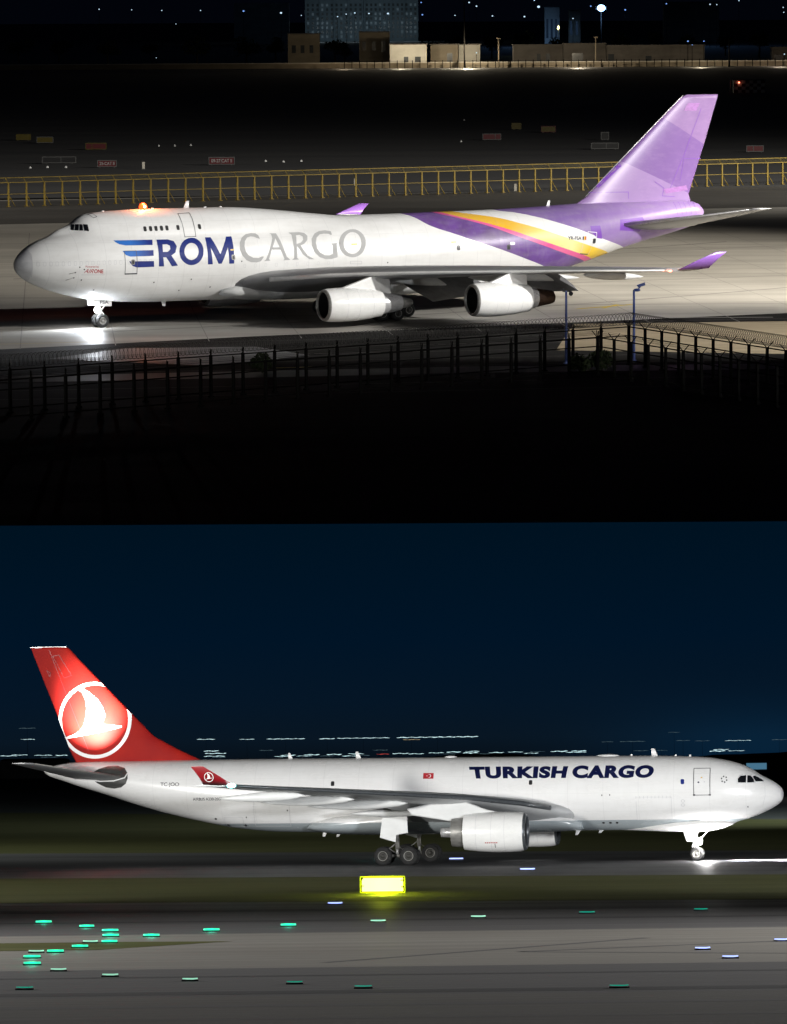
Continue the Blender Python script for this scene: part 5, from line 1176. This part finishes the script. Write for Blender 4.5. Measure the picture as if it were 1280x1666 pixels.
def build_signs():
    def sign(lab, u, v, wpx, hpx, mat, txt=None, split=None, frame='sign_frame'):
        x, y, _ = at_upper(u, v+hpx/2+1); k = y/7500.0; w, h = wpx*k, hpx*k; z0 = .25
        t = thing('airfield_sign', lab, 'airfield sign', 'U', (x, y, .004), 0, 'signs on the dark field beyond the yellow barrier')
        m = MB(); m.box(-w/2, w/2, -.12, .12, z0, z0+h, 0); m.build('face', mat, t)
        f = MB(); b = .09*h/1.2+.05
        for a in ((-w/2-b, w/2+b, z0-b, z0), (-w/2-b, w/2+b, z0+h, z0+h+b), (-w/2-b, -w/2, z0, z0+h), (w/2, w/2+b, z0, z0+h)): f.box(a[0], a[1], -.17, .16, a[2], a[3])
        if split: f.box(split*w-.06, split*w+.06, -.17, -.1, z0, z0+h)
        f.build('frame', frame, t)
        for s in (-.4, .4): MB().box(s*w-.05, s*w+.05, -.05, .05, 0, z0-b).build('leg', 'fixture_metal', t)
        if txt:
            me = fit_text(txt, [(-w*.42, z0+h*.8), (w*.42, z0+h*.8), (w*.42, z0+h*.22), (-w*.42, z0+h*.22)], .02)
            out = bpy.data.meshes.new('lettering')
            bm = bmesh.new(); bm.from_mesh(me)
            for q in bm.verts: q.co = (q.co.x, -.135, q.co.y)
            bm.to_mesh(out); bm.free(); out.materials.append(MATS['sign_ink']); o = bpy.data.objects.new('lettering', out); COL.objects.link(o); o.parent = t
    sign('red sign with white characters left of centre, just beyond the yellow barrier', 174, 267.5, 29, 9, 'sign_red', '25-CAT II')
    sign('red sign in two panels above the freighter lettering, just beyond the yellow barrier', 360.5, 263, 40, 10, 'sign_red', '09-27 CAT II', -.02)
    sign('long black sign in two framed panels at the left, just beyond the yellow barrier', 96, 261.5, 53, 8.5, 'sign_black', None, .06)
    sign('small red and black sign above the black two-panel sign', 156, 239, 32, 8.5, 'sign_red', None, -.2, 'sign_yellow')
    sign('yellow sign farther out at the left', 73, 228.5, 25, 8, 'sign_yellow')
    sign('small yellow sign with dark end, farthest left', 38, 224, 22, 7.5, 'sign_yellow', None, -.2, 'sign_yellow')
    sign('dim red sign with black end, far out above the middle of the barrier', 800, 223.5, 28, 8, 'sign_red', None, .2)
    sign('long black framed sign left of the purple fin', 984, 238.5, 43, 8, 'sign_black', None, .05)
    sign('upright black sign above the long black sign left of the fin', 984, 222, 11, 10, 'sign_black')
    sign('small dim yellow sign far out, left of the brown one', 840, 206, 14, 8, 'sign_yellow', None, None, 'sign_yellow')
    sign('dim brown-yellow sign far out before the purple fin', 892, 211, 22, 8, 'sign_yellow', None, None, 'sign_red')
    sign('dim red sign right of the purple fin', 1228, 243, 26, 8, 'sign_red', None, -.1)
    for u, v, h, lab in ((234, 269, 12, 'white marker post beyond the barrier left of the beacon'), (838, 305, 13, 'white marker box post at the foot of the yellow barrier'), (578, 296, 12, 'pale marker box post behind the barrier above the far winglet')):
        x, y, _ = at_upper(u, v+h/2); k = y/7500.
        t = thing('marker_post', lab, 'marker post', 'U', (x, y-1.2, .004)); w = 4*k
        m = MB(); m.box(-w/2, w/2, -.2, .2, .1, h*k); m.build('post', 'render_pale', t); MB().box(-w/2-.12, w/2+.12, -.3, .3, 0, .1).build('base', 'fixture_metal', t)
    pos = [(49, 274), (77, 273), (107, 273), (258, 238), (284, 238), (310, 237), (432, 263), (461, 264), (490, 263), (755, 196), (750, 231)]
    for i, (u, v) in enumerate(pos):
        x, y, _ = at_upper(u, v)
        t = thing('field_light', 'unlit low inset light number-free in the dark field', 'airfield light', 'U', (x, y, .004), 0, 'small unlit lights in the dark field'); t['label'] = '%s small pale light fitting from the left, %s' % (['first', 'second', 'third'][i % 3], ['below the long black two-panel sign', 'in the dark field at mid left', 'right of the red two-panel sign', 'far out beyond the barrier'][i//3])
        MB().lathe([(0, .22), (.12, .22), (.3, .1), (.34, .01)], (0, 0, 0), 'z', 12).build('lamp_body', 'ink_white', t)
    # chequered hut
    x, y, _ = at_upper(1219, 151); k = y/7500.
    t = thing('chequered_hut', 'low hut with red and white chequered walls at the far right beyond the purple fin', 'hut', 'U', (x, y, 0)); w, h = 50*k, 20*k
    MB().box(-w/2, w/2, 0, 5, 0, h).build('wall', 'sign_red', t)
    m = MB(); nx, nz = 8, 4
    for i in range(nx):
        for j in range(nz):
            if (i+j) % 2: m.box(-w/2+i*w/nx, -w/2+(i+1)*w/nx, -.06, -.01, j*h/nz, (j+1)*h/nz)
    m.build('chequers', 'render_pale', t); MB().box(-w/2-.3, w/2+.3, -.3, 5.3, h, h+.3).build('roof', 'render_dark', t)
    MB().tube([(-w/2-1.2, 0, 0), (-w/2-1.2, 0, h+.8)], .25, 8).build('mast', 'render_pale', t)
    MB().sphere((-w/2+1.5, -.3, h-.6), .25, 8).build('lamp', 'lens_rednav', t)
def build_town_upper():
    def blk(name, lab, u0, u1, v0, v1, y, mat, dep=12, wins=None, roof=True, cat='building'):
        x0, _, zt = at_upper(u0, v0, y); x1, _, zb = at_upper(u1, v1, y); w = x1-x0; h = max(2.0, zt)
        t = thing(name, lab, cat, 'U', ((x0+x1)/2, y, 0)); MB().box(-w/2, w/2, 0, dep, 0, h).build('wall', mat, t)
        if roof:
            MB().box(-w/2-.4, w/2+.4, -.4, dep+.4, h, h+.45).build('roof', 'render_dark', t)
        for q in (wins or []):
            a, b, z0, z1 = q[:4]; MB().box(-w/2+a*w, -w/2+b*w, -.08, -.01, z0*h, z1*h).build('window' if len(q) < 5 else q[4], 'window_black' if len(q) < 6 else q[5], t)
        return t, w, h
    # two tall blocks of flats with many lit windows, tops beyond the picture
    for u0, u1, lab, sd in ((497, 590, 'left of two tall bluish blocks of flats with window grids at the top', 1), (593, 679, 'right of two tall bluish blocks of flats with window grids at the top', 2)):
        y = 3300; rng = random.Random(sd)
        x0, _, _ = at_upper(u0, 10, y); x1, _, _ = at_upper(u1, 10, y); w = x1-x0; H = 46
        t = thing('apartment_tower', lab, 'building', 'U', ((x0+x1)/2, y, 0)); MB().box(-w/2, w/2, 0, 18, 0, H).build('wall', 'tower_wall', t); MB().box(-w/2-.5, w/2+.5, -.5, 18.5, H, H+.8).build('roof', 'render_dark', t)
        m = MB()
        for k in range(5): m.box(-w/2+k*w/4-.5, -w/2+k*w/4+.5, -.9, 0, 0, H)
        m.build('piers', 'tower_wall', t)
        cols, rws = 12, 8
        for i in range(cols):
            for j in range(rws):
                a = -w/2+(i+.5)*w/cols; z = 2.5+j*3.2; lit = rng.random() < .3
                MB().box(a-.75, a+.75, -.12, -.02, z, z+1.9).build('window', 'lit_window' if lit else 'window_black', t)
    W = lambda a, b, c, d: (a, b, c, d)
    blk('beige_house', 'beige flat-roofed house with three dark windows below the tall flats', 584, 634, 53, 88, 2050, 'render_beige', 10, [W(.1, .22, .45, .72), W(.42, .54, .45, .72), W(.72, .86, .4, .75)])
    blk('beige_house', 'dim beige house left of the one with three dark windows', 468, 520, 56, 90, 2050, 'render_beige', 10, [W(.12, .25, .4, .65), W(.4, .52, .4, .65), W(.68, .8, .4, .65)])
    blk('lit_store', 'brightly lit pale store with dark doorways in front of the dim trees', 634, 694, 73, 88, 2000, 'render_pale', 9, [W(.38, .5, 0, .45), W(.68, .84, 0, .45)])
    blk('lit_store', 'pale lit store with a single dark window, right of the one with doorways', 700, 745, 73, 87, 2010, 'render_beige', 9, [W(.6, .8, .1, .6)])
    blk('lit_store', 'small bright white store at the right end of the lit group', 746, 781, 73, 87, 2012, 'render_pale', 9)
    blk('low_hall', 'low dim hall with two recessed dark doors, right of the lit stores', 835, 920, 74, 97, 1985, 'render_dark', 14, [W(.45, .52, .1, .6), W(.62, .7, .1, .6)])
    blk('low_hall', 'low dim hall with a wide dark opening in the middle of the skyline', 917, 985, 72, 98, 1980, 'render_dark', 14, [W(.2, .46, .1, .6)])
    blk('low_hall', 'long nearly black hall right of the hall with the wide opening', 986, 1146, 75, 98, 1975, 'render_dark', 14, [W(.02, .08, .1, .6), W(.4, .46, .1, .5)])
    blk('low_hall', 'low hall at the right edge with a lit doorway', 1256, 1295, 78, 96, 1990, 'render_dark', 10, [W(.1, .5, .1, .6)])
    blk('pale_house', 'small pale house with pillars beside the blue-white lamp', 886, 910, 12, 24, 2900, 'render_pale', 8, [W(.1, .25, .2, .7), W(.4, .55, .2, .7), W(.7, .85, .2, .7)])
    blk('pale_house', 'small grey house with a row of windows left of the blue-white lamp', 925, 944, 17, 25, 2900, 'render_beige', 8, [W(.1, .3, .3, .7), W(.6, .8, .3, .7)])
    blk('dark_house', 'dark house far right among the town lights', 1080, 1170, 4, 22, 3100, 'render_dark', 12)
    blk('dark_block', 'dark block at the left between town lamps', 380, 470, 6, 30, 3100, 'render_dark', 12)
    # perimeter wall, lit from below on its near side, with its picket fence
    x0, _, _ = at_upper(-20, 106, 1955); x1, _, _ = at_upper(1310, 106, 1955); w = x1-x0
    t = thing('boundary_wall', 'long pale boundary wall lit along its top below the town', 'wall', 'U', (0, 1955, 0)); MB().box(x0, x1, 0, .5, 0, 2.1).build('wall', 'render_beige', t); MB().box(x0, x1, -.1, .6, 2.1, 2.4).build('coping', 'render_pale', t)
    t = thing('picket_fence', 'dark post fence in front of the lit boundary wall', 'fence', 'U', (0, 1948, 0))
    pm = MB().box(-.16, .16, -.16, .16, 0, 3.3).mesh('post', 'steel_dark')
    for i in range(60):
        xx = at_upper(560+i*12.3, 105, 1948)[0]; o = bpy.data.objects.new('post', pm); COL.objects.link(o); o.parent = t; o.location = (xx, 0, 0)
    MB().box(at_upper(560, 100, 1948)[0], x1, -.06, .06, 2.9, 3.0).build('rail', 'steel_dark', t)
    for u, e, z, c in ((650, 5000, 6, (1, .85, .6)), (760, 22000, 7, (1, .86, .62)), (940, 12000, 7, (1, .85, .62)), (1140, 6000, 6, (1, .85, .6)), (1270, 5000, 6, (1, .8, .6)), (560, 2500, 6, (1, .8, .55))):
        x = at_upper(u, 105, 1935)[0]; lamp('street_lamp_light', 'POINT', 'U', (x, 1935, z), e, c, None, .4)
    for u, e in ((660, 6000), (730, 5000), (765, 6500), (610, 900)):
        x = at_upper(u, 80, 1985)[0]; lamp('store_light', 'POINT', 'U', (x, 1984, 8), e, (1, .88, .66), None, .4)
    # street lamps: (u, v of the head, size in px, light)
    L = [(161, 15, 2, 'cool', 'far left alone'), (214, 16, 1.6, 'cool', 'second from the left'), (263, 17, 1.8, 'cool', 'third from the left'), (326, 17, 1.8, 'cool', 'fourth from the left'), (396, 18, 3, 'blue', 'bluish, fifth from the left'), (457, 21, 3.4, 'cool', 'bright, left of the tall flats'),
         (286, 39, 1.4, 'cool', 'low, above the dark trees at left'), (254, 94, 1.2, 'cool', 'lowest at left, near the dark road'), (490, 25, 1.6, 'cool', 'at the foot of the left tall flats'), (549, 27, 2, 'cool', 'below the left tall flats'), (563, 23, 2, 'cool', 'between the tall flats'), (577, 21, 2.4, 'cool', 'left foot of the right tall flats'), (600, 22, 2.4, 'cool', 'middle foot of the right tall flats'), (631, 22, 3.2, 'cool', 'bright, right foot of the right tall flats'),
         (687, 24, 2.6, 'blue', 'just right of the tall flats'), (685, 4, 2.2, 'blue', 'blue, high right of the tall flats'), (763, 4, 2.6, 'cool', 'high, beside the tall dark mast'), (775, 10, 2.6, 'cool', 'just below and right of the high one by the mast'), (740, 25, 1.8, 'cool', 'low, left of the tall dark mast'), (801, 26, 2.4, 'cool', 'above the cluster of dim trees'), (853, 27, 2.8, 'cool', 'on a short post left of the pale houses'),
         (876, 11, 4.5, 'cool', 'big, left of the small pale house'), (932, 30, 2, 'cool', 'small, above the yellow-lit bush'), (961, 10, 2.4, 'blue', 'blue, beside the great lamp'), (1017, 16, 2.8, 'blue', 'right of the great lamp'), (869, 0.5, 2, 'cool', 'at the very top above the big one'), (1155, 7, 2.2, 'cool', 'far right, upper'), (1166, 7.5, 1.8, 'cool', 'far right, beside the upper one'), (1084, 6, 2.4, 'blue', 'blue, right of the centre right dark house'), (1202, 1, 1.8, 'cool', 'at the very top, far right'), (1274, 12, 1.8, 'cool', 'right edge, upper'), (1275, 20, 1.8, 'cool', 'right edge, lower'),
         (1119, 67, 2.6, 'blue', 'blue, low over the long black hall'), (1126, 73, 1.6, 'blue', 'small blue, below its brighter neighbour'), (1145, 67, 2, 'blue', 'blue, at the right end of the long black hall'), (1276, 88, 2, 'cool', 'in the doorway of the hall at the right edge'), (775, 86, 2, 'cool', 'low, before the bright white store')]
    for u, v, s, c, wh in L:
        y = 2750 if v < 45 else 1960
        x, _, z = at_upper(u, v, y); r = s*.5*y/7500.
        t = thing('street_lamp', 'small %s town lamp %s' % ('blue' if c == 'blue' else 'white', wh), 'street lamp', 'U', (x, y, 0), 0, 'street lamps of the town above')
        z = max(z, 2.2)
        MB().tube([(0, r, 0), (0, r, z+.3)], [.14, .09], 6).build('pole', 'steel_dark', t)
        MB().sphere((0, 0, z), r, 8, 0, (1, .6, .8)).build('lamp_head', 'town_blue' if c == 'blue' else 'town_star', t)
    x, y, z = at_upper(978, 13, 2800)
    t = thing('floodlight', 'great blue-white floodlight, by far the brightest lamp at the top', 'floodlight', 'U', (x, y, 0))
    MB().tube([(0, 1, 0), (0, 1, z+1)], [.4, .25], 8).build('pole', 'steel_dark', t); MB().sphere((0, 0, z), 2.3, 12, 0, (1.1, .6, .9)).build('lamp_head', 'lens_cool', t); MB().sphere((0, -1.5, z), 1.2, 10).build('bulb', 'town_star', t)
    MB().box(-3.2, 3.2, .9, 1.3, z-1, z+1).build('bracket', 'steel_dark', t)
    lamp('floodlight_glow', 'POINT', 'U', (x, y-6, z-1), 1.0e5, (.25, .5, 1), None, 1)
    for u in (520, 570, 625, 665): lamp('street_light', 'POINT', 'U', (at_upper(u, 20, 3270)[0], 3255, 9), 4e3, (.7, .9, 1), None, 1)
    for u, v0, v1, lab, y, mat in ((755, 2, 102, 'tall dark mast standing before the lit stores', 1940, 'steel_dark'), (811, 62, 88, 'pale double-headed lamp post left of the low dim hall', 1950, 'render_beige'), (969, 60, 73, 'short thin mast on the low hall roof line', 1960, 'render_beige'), (1186, 60, 105, 'dark gantry mast left of the right hall', 1930, 'steel_dark')):
        x, _, zt = at_upper(u, v0, y); t = thing('mast', lab, 'mast', 'U', (x, y, 0)); m = MB(); m.tube([(0, 0, 0), (0, 0, zt)], [.35, .2], 8); m.build('pole', mat, t)
        h = MB(); h.box(-.9, .9, -.2, .2, zt-.3, zt); h.build('cross_arm', mat, t)
    rng = random.Random(11)
    TR = [(30, 'far left edge'), (95, 'left, second tree'), (175, 'left, beside the first lamps'), (245, 'left, third clump'), (320, 'left of the beige houses'), (400, 'before the dark block'), (448, 'just left of the dim beige house'), (545, 'between the two beige houses'), (560, 'behind the beige houses'), (700, 'behind the lit stores'), (740, 'behind the bright white store'), (800, 'right of the tall mast'), (850, 'left behind the low dim halls'), (905, 'middle behind the low dim halls'), (950, 'behind the wide opening hall'), (1010, 'below the great floodlight'), (1065, 'over the long black hall'), (1120, 'right end of the long black hall'), (1180, 'between the halls at right'), (1235, 'left of the hall at the right edge')]
    for i, (u, wh) in enumerate(TR):
        y = 2080+rng.uniform(0, 240); x = at_upper(u, 60, y)[0]
        tree('dark bushy tree in front of the town, '+wh, x, y, rng.uniform(9, 14), rng.uniform(9, 15), i+1)
    x, y, z = at_upper(905, 45, 2350); shrub('bush', 'low bush with a yellow light in it, below the pale houses', 'bush', (x, y, 0), 5, 8, 9, 300)
    t = thing('garden_lamp', 'yellow-green garden light in the low bush below the pale houses', 'lamp', 'U', (x+.8, y-5.5, 0)); zz = max(z, 3)
    MB().tube([(0, 0, 0), (0, 0, zz)], .12, 6).build('pole', 'steel_dark', t); MB().sphere((0, 0, zz), .9, 8, 0, (.7, .7, 1.5)).build('lamp_head', 'town_warm', t)
    lamp('garden_glow', 'POINT', 'U', (x+.8, y-7, zz), 3000, (.8, .9, .3), None, .5)

build_upper_ground(); build_lower_ground()
build_freighter(); build_twin()
build_field_lights(); build_town_lower()
build_blast_fence(); build_perimeter(); build_signs(); build_town_upper()
